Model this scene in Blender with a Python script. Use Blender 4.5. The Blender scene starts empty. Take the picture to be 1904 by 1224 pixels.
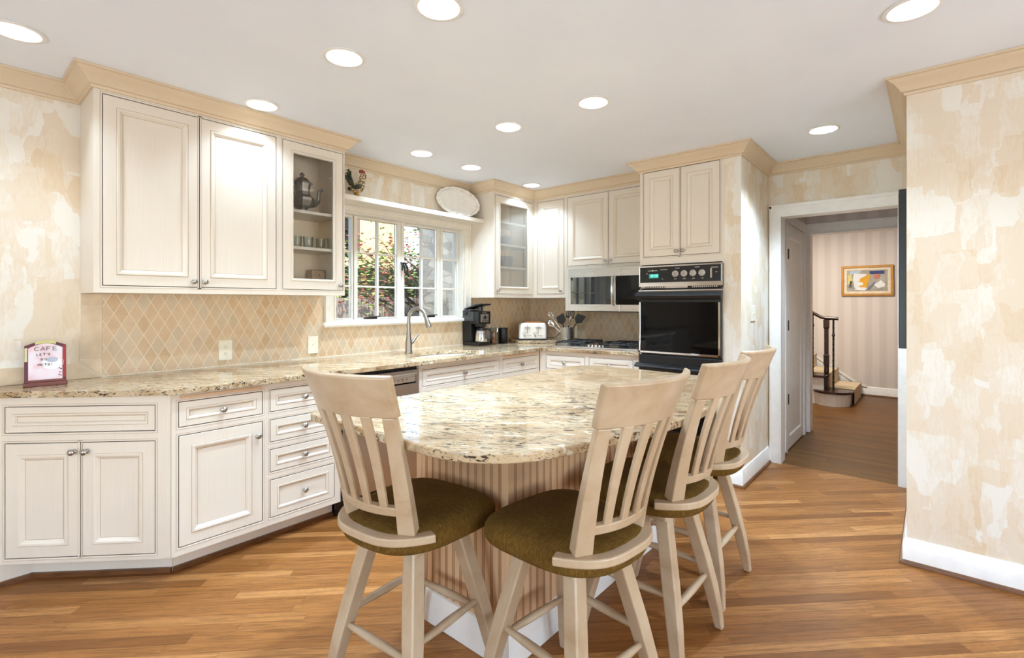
import bpy, bmesh, math, random
from mathutils import Vector, Matrix
from mathutils.geometry import tessellate_polygon
R = math.radians
random.seed(7)
SC = bpy.context.scene
COL = SC.collection

# ------------------------------------------------------------------ camera, sky, sun, large lights, exposure
F_PX, YAW, HORIZON = 914.0, 0.7066, 563.3
EYE = 1.32
CEIL = 2.46
cam_data = bpy.data.cameras.new('camera')
cam_data.sensor_fit = 'HORIZONTAL'
cam_data.sensor_width = 36.0
cam_data.lens = F_PX / 1904 * 36.0
cam_data.shift_y = (HORIZON - 612.0) / 1904.0
cam_data.clip_start = 0.05
cam = bpy.data.objects.new('camera', cam_data)
cam.location = (0, 0, EYE)
cam.rotation_euler = (R(90), 0, YAW - R(90))
COL.objects.link(cam)
SC.camera = cam

W = bpy.data.worlds.new('sky')
SC.world = W
W.use_nodes = True
_n = W.node_tree.nodes
_sky = _n.new('ShaderNodeTexSky')
_sky.sky_type = 'NISHITA'
_sky.sun_disc = False
_sky.sun_elevation = R(48)
_sky.sun_rotation = R(200)
W.node_tree.links.new(_sky.outputs[0], _n['Background'].inputs[0])
_n['Background'].inputs[1].default_value = 0.19

def lamp(name, kind, loc, rot, energy, color, **kw):
    d = bpy.data.lights.new(name, kind)
    d.energy = energy
    d.color = color
    for k, v in kw.items():
        setattr(d, k, v)
    o = bpy.data.objects.new(name, d)
    o.location = loc
    o.rotation_euler = rot
    COL.objects.link(o)
    return o

lamp('sun', 'SUN', (0, 0, 9), (R(40), 0, R(-22)), 1.25, (1.0, 0.95, 0.86), angle=R(1))
# daylight through the two windows behind the camera
lamp('daylight_rear', 'AREA', (-2.95, 0.6, 0.55), (0, R(-122), 0), 46, (0.78, 0.90, 1.0), shape='RECTANGLE', size=1.6, size_y=2.6)
lamp('daylight_near', 'AREA', (0.9, -3.35, 0.55), (R(122), 0, 0), 46, (0.78, 0.90, 1.0), shape='RECTANGLE', size=3.0, size_y=1.6)
lamp('hall_fill', 'AREA', (7.0, 1.2, 2.52), (0, 0, 0), 16, (1.0, 0.95, 0.84), shape='DISK', size=0.5)  # added light for the hall
CAN_W = 29.5
VS = SC.view_settings
SC.display_settings.display_device = 'sRGB'
VS.view_transform = 'Standard'
VS.look = 'None'
VS.gamma = 1
VS.use_curve_mapping = False
VS.exposure = 1.98
SC.cycles.max_bounces = 8
SC.cycles.diffuse_bounces = 5
SC.cycles.glossy_bounces = 4
SC.cycles.transmission_bounces = 6
SC.cycles.transparent_max_bounces = 12
SC.cycles.caustics_reflective = False
SC.cycles.caustics_refractive = False
SC.cycles.sample_clamp_indirect = 4

# ------------------------------------------------------------------ node helper
def lin(c):
    return tuple(((v / 255) / 12.92 if v / 255 <= 0.04045 else ((v / 255 + 0.055) / 1.055) ** 2.4) for v in c) + (1.0,)

class NT:
    def __init__(s, name, color=(200, 200, 200), rough=0.5, metal=0.0, spec=0.5):
        s.m = bpy.data.materials.new(name)
        s.m.use_nodes = True
        s.t = s.m.node_tree
        s.b = s.t.nodes['Principled BSDF']
        s.b.inputs['Base Color'].default_value = lin(color)
        s.b.inputs['Roughness'].default_value = rough
        s.b.inputs['Metallic'].default_value = metal
        s.b.inputs['Specular IOR Level'].default_value = spec
        s.m.diffuse_color = lin(color)
    def put(s, sock, v):
        if isinstance(v, bpy.types.NodeSocket):
            s.t.links.new(v, sock)
        else:
            sock.default_value = v
    def n(s, kind, out=0, attrs=None, **ins):
        nd = s.t.nodes.new('ShaderNode' + kind)
        for k, v in (attrs or {}).items():
            setattr(nd, k, v)
        for k, v in ins.items():
            s.put(nd.inputs[k.replace('_', ' ')], v)
        return nd.outputs[out]
    def ma(s, op, a, b=0.0, c=0.0):
        nd = s.t.nodes.new('ShaderNodeMath')
        nd.operation = op
        for i, v in enumerate((a, b, c)):
            s.put(nd.inputs[i], v)
        return nd.outputs[0]
    def mix(s, f, a, b, mode='MIX'):
        nd = s.t.nodes.new('ShaderNodeMix')
        nd.data_type = 'RGBA'
        nd.blend_type = mode
        s.put(nd.inputs[0], f)
        s.put(nd.inputs[6], a)
        s.put(nd.inputs[7], b)
        return nd.outputs[2]
    def ramp(s, f, stops, interp='LINEAR'):
        nd = s.t.nodes.new('ShaderNodeValToRGB')
        nd.color_ramp.interpolation = interp
        e = nd.color_ramp.elements
        while len(e) < len(stops):
            e.new(0.5)
        for q, (p, c) in zip(e, stops):
            q.position = p
            q.color = c if len(c) == 4 else lin(c)
        s.put(nd.inputs[0], f)
        return nd.outputs[0]
    def bw(s, f, a, b):
        return s.ramp(f, [(a, (0, 0, 0, 1)), (b, (1, 1, 1, 1))])
    def pos(s):
        return s.n('NewGeometry')
    def obj(s):
        return s.n('TexCoord', 3)
    def xyz(s, v):
        nd = s.t.nodes.new('ShaderNodeSeparateXYZ')
        s.put(nd.inputs[0], v)
        return nd.outputs
    def vec(s, x=0.0, y=0.0, z=0.0):
        return s.n('CombineXYZ', X=x, Y=y, Z=z)
    def map(s, v, scale=(1, 1, 1), rot=(0, 0, 0), loc=(0, 0, 0)):
        return s.n('Mapping', Vector=v, Scale=scale, Rotation=rot, Location=loc)
    def noise(s, v, scale=5, detail=3, rough=0.5, dist=0.0, out=0):
        return s.n('TexNoise', out, Vector=v, Scale=float(scale), Detail=float(detail), Roughness=rough, Distortion=dist)
    def base(s, c):
        s.put(s.b.inputs['Base Color'], c)
        return s
    def rough(s, r):
        s.put(s.b.inputs['Roughness'], r)
        return s
    def bump(s, h, strength=0.2, dist=0.002):
        s.put(s.b.inputs['Normal'], s.n('Bump', Height=h, Strength=strength, Distance=dist))
        return s

def plain(name, color, rough=0.5, metal=0.0, var=0.03, spec=0.5, scale=20, bump=0.0):
    t = NT(name, color, rough, metal, spec)
    ns = t.noise(t.obj(), scale, 3)
    d = tuple(max(0, v * (1 - 2 * var)) for v in color)
    l = tuple(min(255, v * (1 + var)) for v in color)
    t.base(t.ramp(ns, [(0.3, d), (0.7, l)]))
    if bump:
        t.bump(ns, bump, 0.002)
    return t.m

def m_paint(name, color, streak, rough=0.35):
    t = NT(name, color, rough)
    p = t.obj()
    a = t.noise(t.map(p, (75, 75, 1.2)), 3, 4)
    b = t.noise(p, 3, 2)
    c = t.mix(t.ma('MULTIPLY', t.bw(a, 0.38, 0.75), 0.6), lin(color), lin(streak))
    c = t.mix(t.ma('MULTIPLY', t.bw(b, 0.4, 0.75), 0.45), c, lin(streak))
    t.base(c).bump(a, 0.06, 0.001)
    return t.m

def m_wallpaper(name, tan, mid, white):
    t = NT(name, mid, 0.75)
    x, y, z = t.xyz(t.pos())
    u = t.ma('ADD', x, y)
    v0 = t.vec(u, 0.0, z)
    wob = t.noise(t.map(v0, (14, 1, 9)), 1.0, 4, 0.6, out=1)
    wob = t.n('VectorMath', attrs={'operation': 'SCALE'}, Vector=wob, Scale=0.07)
    nd = t.t.nodes.new('ShaderNodeVectorMath')
    nd.operation = 'ADD'
    t.put(nd.inputs[0], v0)
    t.put(nd.inputs[1], wob)
    v = nd.outputs[0]
    def cells(sx, sz, off):
        return t.n('TexVoronoi', 1, {'feature': 'F1', 'distance': 'CHEBYCHEV'}, Vector=t.map(v, (sx, 1, sz), loc=(off, 0, off * 0.7)), Scale=1.0, Randomness=0.85)
    a = t.xyz(cells(9.5, 4.2, 1.3))[0]
    b = t.xyz(cells(17, 6.5, 4.1))[1]
    big = t.noise(t.map(v0, (3.5, 1, 1.6)), 1.0, 2)
    s1 = t.ma('ADD', t.ma('MULTIPLY', a, 0.42), t.ma('ADD', t.ma('MULTIPLY', b, 0.24), t.ma('MULTIPLY', big, 0.55)))
    fine = t.noise(t.map(v0, (90, 1, 22)), 1.0, 4, 0.7)
    s1 = t.ma('ADD', s1, t.ma('MULTIPLY', t.ma('SUBTRACT', fine, 0.42), 0.5))
    t.base(t.ramp(s1, [(0.30, tan), (0.52, mid), (0.62, mid), (0.84, white)]))
    return t.m

def m_stripe_paper():
    t = NT('striped_wallpaper', (222, 210, 204), 0.7)
    x, y, z = t.xyz(t.pos())
    u = t.ma('ADD', x, y)
    s = t.ma('SINE', t.ma('MULTIPLY', u, 2 * math.pi / 0.165))
    ns = t.noise(t.map(t.pos(), (40, 40, 2)), 1, 3)
    t.base(t.mix(t.bw(t.ma('ADD', s, ns), -0.1, 1.0), lin((220, 209, 203)), lin((211, 199, 191))))
    return t.m

def m_diamond_tile():
    t = NT('diamond_tile', (214, 186, 152), 0.45)
    x, y, z = t.xyz(t.pos())
    u = t.ma('DIVIDE', t.ma('ADD', x, y), 0.068)
    v = t.ma('DIVIDE', z, 0.126)
    a, b = t.ma('ADD', u, v), t.ma('SUBTRACT', u, v)
    fa, fb = t.ma('FRACT', a), t.ma('FRACT', b)
    def edge(f):
        return t.ma('MINIMUM', f, t.ma('SUBTRACT', 1.0, f))
    e = t.ma('MINIMUM', edge(fa), edge(fb))
    wn = t.n('TexWhiteNoise', 0, {'noise_dimensions': '2D'}, Vector=t.vec(t.ma('FLOOR', a), t.ma('FLOOR', b), 0.0))
    ns = t.noise(t.pos(), 26, 4)
    c = t.ramp(wn, [(0.0, (198, 166, 128)), (0.3, (208, 180, 146)), (0.55, (212, 187, 156)), (0.8, (203, 186, 162)), (1.0, (196, 174, 144))])
    c = t.mix(t.ma('MULTIPLY', t.bw(ns, 0.35, 0.75), 0.4), c, lin((228, 204, 172)))
    g = t.bw(e, 0.028, 0.045)
    t.base(t.mix(g, lin((226, 210, 184)), c)).bump(g, 0.25, 0.002)
    return t.m

def m_granite(name='granite', far=False):
    t = NT(name, (214, 196, 160), 0.07)
    p = t.pos()
    pr = t.map(p, (1, 1, 1), (0, 0, R(58)))
    big = t.noise(t.map(pr, (2.2, 5.0, 4)), 1.0, 4, 0.6, 1.2)
    c = t.ramp(big, [(0.25, (128, 96, 68)), (0.38, (164, 134, 100)), (0.50, (192, 168, 134)), (0.64, (204, 184, 154)), (0.78, (170, 132, 86))])
    med = t.noise(t.map(pr, (16, 34, 30)), 1.0, 4, 0.65, 0.6)
    c = t.mix(t.ma('MULTIPLY', t.bw(med, 0.52, 0.68), 0.75), c, lin((168, 132, 84)))
    gr = t.noise(t.map(pr, (20, 60, 50), loc=(3, 1, 2)), 1.0, 3, 0.6)
    c = t.mix(t.ma('MULTIPLY', t.bw(gr, 0.58, 0.70), 0.6), c, lin((150, 142, 124)))
    fl = t.noise(t.map(pr, (20, 64, 64), loc=(9, 4, 1)), 1.0, 4, 0.65, 1.4)
    msk = t.noise(t.map(pr, (5, 7, 6)), 1.0, 2)
    dk = t.ma('MULTIPLY', t.bw(fl, 0.545, 0.585), t.bw(msk, 0.32, 0.52))
    c = t.mix(dk, c, lin((62, 50, 38)))
    wt = t.noise(t.map(pr, (12, 26, 20), loc=(5, 8, 1)), 1.0, 3, 0.6, 0.5)
    c = t.mix(t.ma('MULTIPLY', t.bw(wt, 0.60, 0.70), 0.8), c, lin((226, 218, 198)))
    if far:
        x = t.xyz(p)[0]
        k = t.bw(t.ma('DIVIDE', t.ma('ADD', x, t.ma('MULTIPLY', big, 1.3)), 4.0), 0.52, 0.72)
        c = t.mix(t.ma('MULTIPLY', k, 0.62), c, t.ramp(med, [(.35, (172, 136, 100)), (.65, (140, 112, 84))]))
    t.base(c)
    return t.m

def m_floor(name, rot, tone, width=0.057, rough=0.30):
    t = NT(name, (150, 100, 55), rough, 0, 0.22)
    p = t.map(t.pos(), (1, 1, 1), (0, 0, rot))
    u, v, _ = t.xyz(p)
    row = t.ma('FLOOR', t.ma('DIVIDE', v, width))
    off = t.n('TexWhiteNoise', 0, {'noise_dimensions': '1D'}, W=row)
    L = 0.95
    uu = t.ma('DIVIDE', t.ma('ADD', u, t.ma('MULTIPLY', off, 7.3)), L)
    cid = t.ma('FLOOR', uu)
    wn = t.n('TexWhiteNoise', 0, {'noise_dimensions': '2D'}, Vector=t.vec(row, cid, 0.0))
    sh = t.n('CombineXYZ', X=t.ma('MULTIPLY', wn, 37.0), Y=t.ma('MULTIPLY', wn, 11.0), Z=0.0)
    nd = t.t.nodes.new('ShaderNodeVectorMath')
    nd.operation = 'ADD'
    t.put(nd.inputs[0], p)
    t.put(nd.inputs[1], sh)
    g = t.noise(t.map(nd.outputs[0], (3.5, 75, 1)), 1.0, 5, 0.62, 1.2)
    g2 = t.noise(t.map(nd.outputs[0], (1.4, 14, 1)), 1.0, 3, 0.5, 2.6)
    d, m, l = tone
    c = t.ramp(wn, [(0.0, d), (0.35, m), (0.7, m), (1.0, l)])
    c = t.mix(t.ma('MULTIPLY', t.bw(g, 0.42, 0.66), 0.62), c, lin(tuple(int(q * 0.74) for q in d)))
    c = t.mix(t.ma('MULTIPLY', t.bw(t.ma('ABSOLUTE', t.ma('SINE', t.ma('MULTIPLY', g2, 42.0))), 0.55, 0.95), 0.26), c, lin(tuple(int(q * 0.70) for q in m)))
    fv = t.ma('FRACT', t.ma('DIVIDE', v, width))
    ev = t.ma('MINIMUM', fv, t.ma('SUBTRACT', 1.0, fv))
    fu = t.ma('FRACT', uu)
    eu = t.ma('MULTIPLY', t.ma('MINIMUM', fu, t.ma('SUBTRACT', 1.0, fu)), L / width)
    e = t.bw(t.ma('MINIMUM', ev, eu), 0.004, 0.022)
    t.base(t.mix(t.ma('ADD', 0.35, t.ma('MULTIPLY', e, 0.65)), lin((58, 34, 16)), c)).bump(e, 0.25, 0.001)
    t.rough(t.ma('ADD', rough, t.ma('MULTIPLY', g, 0.12)))
    return t.m

def m_wood(name, a, b, scale=(4, 60, 60), rough=0.4):
    t = NT(name, a, rough)
    g = t.noise(t.map(t.obj(), scale), 1.0, 4, 0.6, 0.8)
    t.base(t.ramp(g, [(0.35, a), (0.7, b)]))
    return t.m

def m_fabric():
    t = NT('olive_velvet', (84, 68, 34), 0.95, 0, 0.1)
    p = t.obj()
    g = t.noise(t.map(p, (60, 260, 60)), 1.0, 4, 0.7)
    h = t.noise(p, 9, 3)
    c = t.ramp(g, [(0.3, (82, 56, 18)), (0.6, (114, 86, 38)), (0.8, (152, 124, 70))])
    c = t.mix(t.ma('MULTIPLY', t.bw(h, 0.4, 0.7), 0.35), c, lin((70, 46, 12)))
    t.base(c).bump(g, 0.5, 0.002)
    t.b.inputs['Sheen Weight'].default_value = 0.08
    t.b.inputs['Sheen Tint'].default_value = lin((190, 170, 120))
    return t.m

def m_brushed(name, color, rough=0.28, scale=(2, 2, 140)):
    t = NT(name, color, rough, 1.0)
    g = t.noise(t.map(t.obj(), scale), 1.0, 3)
    t.rough(t.ma('ADD', rough - 0.06, t.ma('MULTIPLY', g, 0.14)))
    return t.m

def m_glass(name='clear_glass', tint=(254, 255, 255), refl=0.7):
    t = NT(name, tint, 0.02)
    tr = t.n('BsdfTransparent', Color=lin(tint))
    gl = t.n('BsdfGlossy', Color=(1, 1, 1, 1), Roughness=0.02)
    fr = t.n('Fresnel', IOR=1.45)
    nd = t.t.nodes.new('ShaderNodeMixShader')
    t.put(nd.inputs[0], t.ma('MULTIPLY', fr, refl))
    t.put(nd.inputs[1], tr)
    t.put(nd.inputs[2], gl)
    t.t.links.new(nd.outputs[0], t.t.nodes['Material Output'].inputs[0])
    return t.m

def m_emit(name, color, strength):
    t = NT(name, color, 0.4)
    t.b.inputs['Emission Color'].default_value = lin(color)
    t.b.inputs['Emission Strength'].default_value = strength
    return t.m

def m_stone():
    t = NT('field_stone', (150, 150, 140), 0.9)
    p = t.map(t.pos(), (4.2, 4.2, 7.5))
    d = t.n('TexVoronoi', 0, {'feature': 'DISTANCE_TO_EDGE'}, Vector=p, Scale=1.0)
    c = t.n('TexVoronoi', 1, {'feature': 'F1'}, Vector=p, Scale=1.0)
    ns = t.noise(t.pos(), 14, 4)
    col = t.ramp(t.xyz(c)[0], [(0, (112, 114, 106)), (0.5, (140, 142, 134)), (1, (164, 162, 152))])
    col = t.mix(t.ma('MULTIPLY', t.bw(ns, 0.4, 0.7), 0.4), col, lin((110, 108, 98)))
    t.base(t.mix(t.bw(d, 0.02, 0.06), lin((120, 116, 106)), col))
    return t.m

def m_leaf(name, cols):
    t = NT(name, cols[0], 0.6)
    rnd = t.n('NewGeometry', 8)
    t.base(t.ramp(rnd, [(i / max(1, len(cols) - 1), c) for i, c in enumerate(cols)]))
    return t.m

MAT = dict(
    paint=m_paint('cream_cabinet_paint', (229, 219, 204), (221, 209, 192)),
    crown=m_paint('tan_crown_paint', (222, 202, 172), (214, 192, 160), 0.45),
    inside=m_paint('cabinet_interior', (250, 232, 206), (242, 222, 194), 0.5),
    glaze=plain('brown_glaze', (168, 134, 98), 0.5),
    dark=plain('dark_gap', (40, 32, 26), 0.8),
    sashpaint=plain('warm_white_window_paint', (228, 221, 208), 0.4, var=0.01),
    lampwhite=plain('white_reflector', (206, 204, 200), 0.4, var=0.01),
    trim=plain('white_trim_paint', (243, 241, 236), 0.3, var=0.01),
    ceil=plain('ceiling_paint', (241, 246, 255), 0.9, var=0.006, scale=2),
    paper=m_wallpaper('mottled_wallpaper', (222, 200, 168), (228, 213, 191), (235, 230, 219)),
    stripe=m_stripe_paper(),
    tile=m_diamond_tile(),
    tileborder=plain('border_tile', (218, 196, 166), 0.45, var=0.03, scale=14),
    grout=plain('grout', (236, 225, 204), 0.8),
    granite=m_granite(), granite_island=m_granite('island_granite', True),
    floor=m_floor('oak_strip_floor', R(45), ((122, 74, 32), (156, 101, 50), (188, 132, 76))),
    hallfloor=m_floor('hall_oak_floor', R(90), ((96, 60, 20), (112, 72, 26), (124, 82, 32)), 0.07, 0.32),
    shoe=m_wood('stained_oak_shoe', (120, 76, 40), (88, 54, 28), (8, 8, 60)),
    white_wood=m_wood('whitewashed_wood', (198, 176, 148), (174, 146, 114), (5, 5, 5), 0.38),
    bead=m_paint('cream_beadboard', (224, 186, 146), (210, 168, 126)),
    fabric=m_fabric(),
    steel=m_brushed('brushed_steel', (206, 200, 194)),
    darksteel=m_brushed('satin_steel', (176, 166, 156), 0.33, (140, 2, 2)),
    chrome=NT('chrome', (225, 225, 225), 0.08, 1.0).m,
    pewter=NT('pewter', (176, 172, 164), 0.32, 1.0).m,
    nickel=m_brushed('satin_nickel', (160, 152, 142), 0.34),
    blackglass=NT('black_glass', (4, 4, 5), 0.04, 0, 0.22).m,
    smokeglass=NT('smoked_glass', (30, 31, 33), 0.03, 0, 1.0).m,
    black=plain('black_plastic', (18, 18, 19), 0.35, var=0.05),
    iron=plain('cast_iron', (26, 25, 25), 0.6, var=0.1),
    plate=plain('ivory_plastic', (240, 234, 214), 0.35, var=0.01),
    ceramic=plain('white_ceramic', (240, 234, 224), 0.25, var=0.01),
    blueware=plain('blue_grey_stoneware', (140, 150, 164), 0.35, var=0.06),
    greenware=plain('pale_green_china', (206, 216, 200), 0.3, var=0.02),
    glass=m_glass(),
    tumbler=m_glass('tumbler_glass', (244, 248, 248), 0.75),
    bronze=plain('dark_bronze', (60, 48, 38), 0.4, 0.6),
    darkwood=m_wood('dark_walnut', (58, 34, 22), (36, 20, 14), (6, 30, 30), 0.25),
    carpet=plain('beige_carpet', (214, 192, 160), 0.95, var=0.04, scale=120, bump=0.4),
    gold=plain('gilt_frame', (188, 134, 60), 0.4, 0.2),
)

# ------------------------------------------------------------------ mesh builder
class MB:
    def __init__(s):
        s.v, s.f, s.mi = [], [], []
    def add(s, vs, fs, mi=0, M=None):
        k = len(s.v)
        s.v += [tuple(M @ Vector(p)) if M is not None else tuple(p) for p in vs]
        s.f += [tuple(k + i for i in f) for f in fs]
        s.mi += [mi] * len(fs)
        return s
    def box(s, x0, x1, y0, y1, z0, z1, mi=0, M=None):
        return s.add([(x0, y0, z0), (x1, y0, z0), (x1, y1, z0), (x0, y1, z0), (x0, y0, z1), (x1, y0, z1), (x1, y1, z1), (x0, y1, z1)],
                     [(0, 3, 2, 1), (4, 5, 6, 7), (0, 1, 5, 4), (1, 2, 6, 5), (2, 3, 7, 6), (3, 0, 4, 7)], mi, M)
    def loft(s, loops, mi=0, caps=True, closed=True, M=None):
        n = len(loops[0])
        vs = [p for l in loops for p in l]
        fs = []
        for i in range(len(loops) - 1):
            for j in range(n if closed else n - 1):
                a, b = i * n + j, i * n + (j + 1) % n
                fs.append((a, b, b + n, a + n))
        if caps:
            fs.append(tuple(range(n))[::-1])
            fs.append(tuple(range((len(loops) - 1) * n, len(loops) * n)))
        return s.add(vs, fs, mi, M)
    def prism(s, poly, z0, z1, mi=0, M=None):
        return s.loft([[(x, y, z0) for x, y in poly], [(x, y, z1) for x, y in poly]], mi, True, True, M)
    def lathe(s, prof, c=(0, 0, 0), n=24, mi=0, M=None, caps=True):
        loops = [[(c[0] + r * math.cos(2 * math.pi * j / n), c[1] + r * math.sin(2 * math.pi * j / n), c[2] + z) for j in range(n)] for r, z in prof]
        return s.loft(loops, mi, caps, True, M)
    def tube(s, pts, r, n=10, mi=0, M=None, sq=1.0):
        pts = [Vector(p) for p in pts]
        if not isinstance(r, (list, tuple)):
            r = [r] * len(pts)
        loops = []
        up = None
        for i, p in enumerate(pts):
            d = (pts[min(i + 1, len(pts) - 1)] - pts[max(i - 1, 0)]).normalized()
            if up is None:
                up = Vector((0, 0, 1)) if abs(d.z) < 0.9 else Vector((1, 0, 0))
            x = d.cross(up).normalized()
            up = x.cross(d).normalized()
            loops.append([tuple(p + (x * math.cos(2 * math.pi * j / n) + up * math.sin(2 * math.pi * j / n) * sq) * r[i]) for j in range(n)])
        return s.loft(loops, mi, True, True, M)
    def sweep(s, path, prof, mi=0):
        # prof: (out, z); out is to the right of the walking direction
        n = len(path)
        P = [Vector(p) for p in path]
        loops = []
        for i in range(n):
            def nrm(a, b):
                d = (b - a).normalized()
                return Vector((d.y, -d.x))
            if i == 0:
                m = nrm(P[0], P[1])
            elif i == n - 1:
                m = nrm(P[-2], P[-1])
            else:
                a, b = nrm(P[i - 1], P[i]), nrm(P[i], P[i + 1])
                m = (a + b)
                m = m / max(0.2, m.dot(a))
            loops.append([(P[i].x + m.x * o, P[i].y + m.y * o, z) for o, z in prof])
        return s.loft(loops, mi, True, True)
    def panel(s, x0, x1, z0, z1, loops, M=None):
        # concentric rectangles facing -y; loops (inset, y, material)
        vs, fs, ms = [], [], []
        for i, (d, y, mi) in enumerate(loops):
            vs += [(x0 + d, y, z0 + d), (x1 - d, y, z0 + d), (x1 - d, y, z1 - d), (x0 + d, y, z1 - d)]
        for i in range(len(loops) - 1):
            for j in range(4):
                a, b = i * 4 + j, i * 4 + (j + 1) % 4
                s.add([vs[a], vs[b], vs[b + 4], vs[a + 4]], [(0, 1, 2, 3)], loops[i + 1][2], M)
        return s.add(vs[-4:], [(0, 1, 2, 3)], loops[-1][2], M)
    def ringrect(s, x0, x1, z0, z1, w, y0, y1, mi=0, M=None):
        s.box(x0, x1, y0, y1, z0, z0 + w, mi, M)
        s.box(x0, x1, y0, y1, z1 - w, z1, mi, M)
        s.box(x0, x0 + w, y0, y1, z0 + w, z1 - w, mi, M)
        return s.box(x1 - w, x1, y0, y1, z0 + w, z1 - w, mi, M)
    def build(s, name, mats, parent=None, smooth=None, bevel=0.0, seg=2, loc=None, rot=None):
        me = bpy.data.meshes.new(name)
        me.from_pydata(s.v, [], s.f)
        if not isinstance(mats, (list, tuple)):
            mats = [mats]
        for m in mats:
            me.materials.append(MAT[m] if isinstance(m, str) else m)
        me.polygons.foreach_set('material_index', s.mi)
        bm = bmesh.new()
        bm.from_mesh(me)
        bmesh.ops.remove_doubles(bm, verts=bm.verts, dist=1e-6)
        bmesh.ops.recalc_face_normals(bm, faces=bm.faces)
        bm.to_mesh(me)
        bm.free()
        if smooth is not None:
            me.shade_smooth()
            me.set_sharp_from_angle(angle=R(smooth))
        o = bpy.data.objects.new(name, me)
        COL.objects.link(o)
        if parent is not None:
            o.parent = parent
        if loc is not None:
            o.location = loc
        if rot is not None:
            o.rotation_euler = rot
        if bevel:
            b = o.modifiers.new('soft_edges', 'BEVEL')
            b.width = bevel
            b.segments = seg
            b.limit_method = 'ANGLE'
            b.angle_limit = R(40)
        return o

def tag(o, label, cat, group=None):
    o['label'] = label
    o['category'] = cat
    if group:
        o['group'] = group
    return o
def thing(name, label, cat, loc=(0, 0, 0), rotz=0.0, group=None):
    o = bpy.data.objects.new(name, None)
    o.empty_display_size = 0.1
    COL.objects.link(o)
    o.location = loc
    o.rotation_euler = (0, 0, rotz)
    return tag(o, label, cat, group)
def struct(o):
    o['kind'] = 'structure'
    return o
def copy_tree(o, parent=None):
    c = o.copy()
    COL.objects.link(c)
    if parent is not None:
        c.parent = parent
    for ch in [k for k in bpy.data.objects if k.parent == o]:
        copy_tree(ch, c)
    return c
def circle(cx, cy, r, n=28, ry=None):
    return [(cx + r * math.cos(2 * math.pi * j / n), cy + (ry or r) * math.sin(2 * math.pi * j / n)) for j in range(n)]
def slab_with_holes(mb, outer, holes, z0, z1, mi=0):
    rings = [outer] + holes
    flat = [p for r in rings for p in r]
    tris = tessellate_polygon([[Vector((x, y, 0)) for x, y in r] for r in rings])
    for z in ((z0, z1) if z1 is not None else (z0,)):
        mb.add([(x, y, z) for x, y in flat], [tuple(t) for t in tris], mi)
    if z1 is not None:
        for r in rings:
            n = len(r)
            mb.add([(x, y, z0) for x, y in r] + [(x, y, z1) for x, y in r], [(j, (j + 1) % n, (j + 1) % n + n, j + n) for j in range(n)], mi)
    return mb
def rot2(a):
    return Matrix.Rotation(a, 4, 'Z')
def frame(loc, rz):
    return Matrix.Translation(loc) @ rot2(rz)

# ------------------------------------------------------------------ room shell
YW, XB = 3.45, 4.35           # window wall, cooktop wall
XO, YO = 3.73, 1.034          # oven wall face, its side
XD = 4.50                     # doorway wall
XR, YR = 3.20, 0.0966         # right wall
X0, Y0 = -2.5, -2.9           # behind the camera
WX0, WX1, WZ0, WZ1 = 1.965, 3.325, 1.175, 2.035   # window opening

m = MB(); m.box(X0 - .15, XD + .02, Y0 - .15, YW + .1, -.06, 0)
struct(m.build('floor', 'floor'))
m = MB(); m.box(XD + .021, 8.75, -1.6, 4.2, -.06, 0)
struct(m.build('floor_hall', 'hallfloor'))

m = MB()
for b in ((X0, WX0, 0, CEIL), (WX1, XB + .15, 0, CEIL), (WX0, WX1, 0, WZ0), (WX0, WX1, WZ1, CEIL)):
    m.box(b[0], b[1], YW, YW + .16, b[2], b[3])
struct(m.build('wall_left', 'paper'))
m = MB(); m.box(XB, XB + .15, 1.16, YW, 0, CEIL)
struct(m.build('wall_back', 'paper'))
m = MB(); m.box(XO, XD, YO, 1.15, 0, CEIL)
struct(m.build('wall_oven', 'paper'))
m = MB()
DY0, DY1, DZ = 0.172, 0.948, 2.035
m.box(XD, XD + .12, YR, DY0, 0, CEIL); m.box(XD, XD + .12, DY1, 1.3, 0, CEIL); m.box(XD, XD + .12, DY0, DY1, DZ, CEIL)
struct(m.build('wall_doorway', 'paper'))
m = MB(); m.box(XR, XD + .12, Y0, YR, 0, CEIL)
struct(m.build('wall_right', 'paper'))
def wall_with_window(name, axis, at, a0, a1, w0, w1, z0, z1):
    m = MB()
    for p0, p1, q0, q1 in ((a0, w0, 0, CEIL), (w1, a1, 0, CEIL), (w0, w1, 0, z0), (w0, w1, z1, CEIL)):
        if axis == 'x':
            m.box(at - .12, at, p0, p1, q0, q1)
        else:
            m.box(p0, p1, at - .12, at, q0, q1)
    struct(m.build(name, 'paper'))
    w = MB()
    n = 4
    def bar(a, b, q0, q1):
        if axis == 'x':
            w.box(at - .09, at - .04, a, b, q0, q1)
        else:
            w.box(a, b, at - .09, at - .04, q0, q1)
    for i in range(n + 1):
        c = w0 + (w1 - w0) * i / n
        bar(c - .035, c + .035, z0, z1)
    for k in range(4):
        c = z0 + (z1 - z0) * k / 3
        bar(w0, w1, c - .03, c + .03)
    return w
w = wall_with_window('wall_rear', 'x', X0, Y0, YW, -0.7, 1.9, 0.45, 2.15)
struct(w.build('window_2', 'trim'))
w = wall_with_window('wall_near', 'y', Y0, X0, XR, -0.6, 2.4, 0.45, 2.15)
struct(w.build('window_3', 'trim'))

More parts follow.
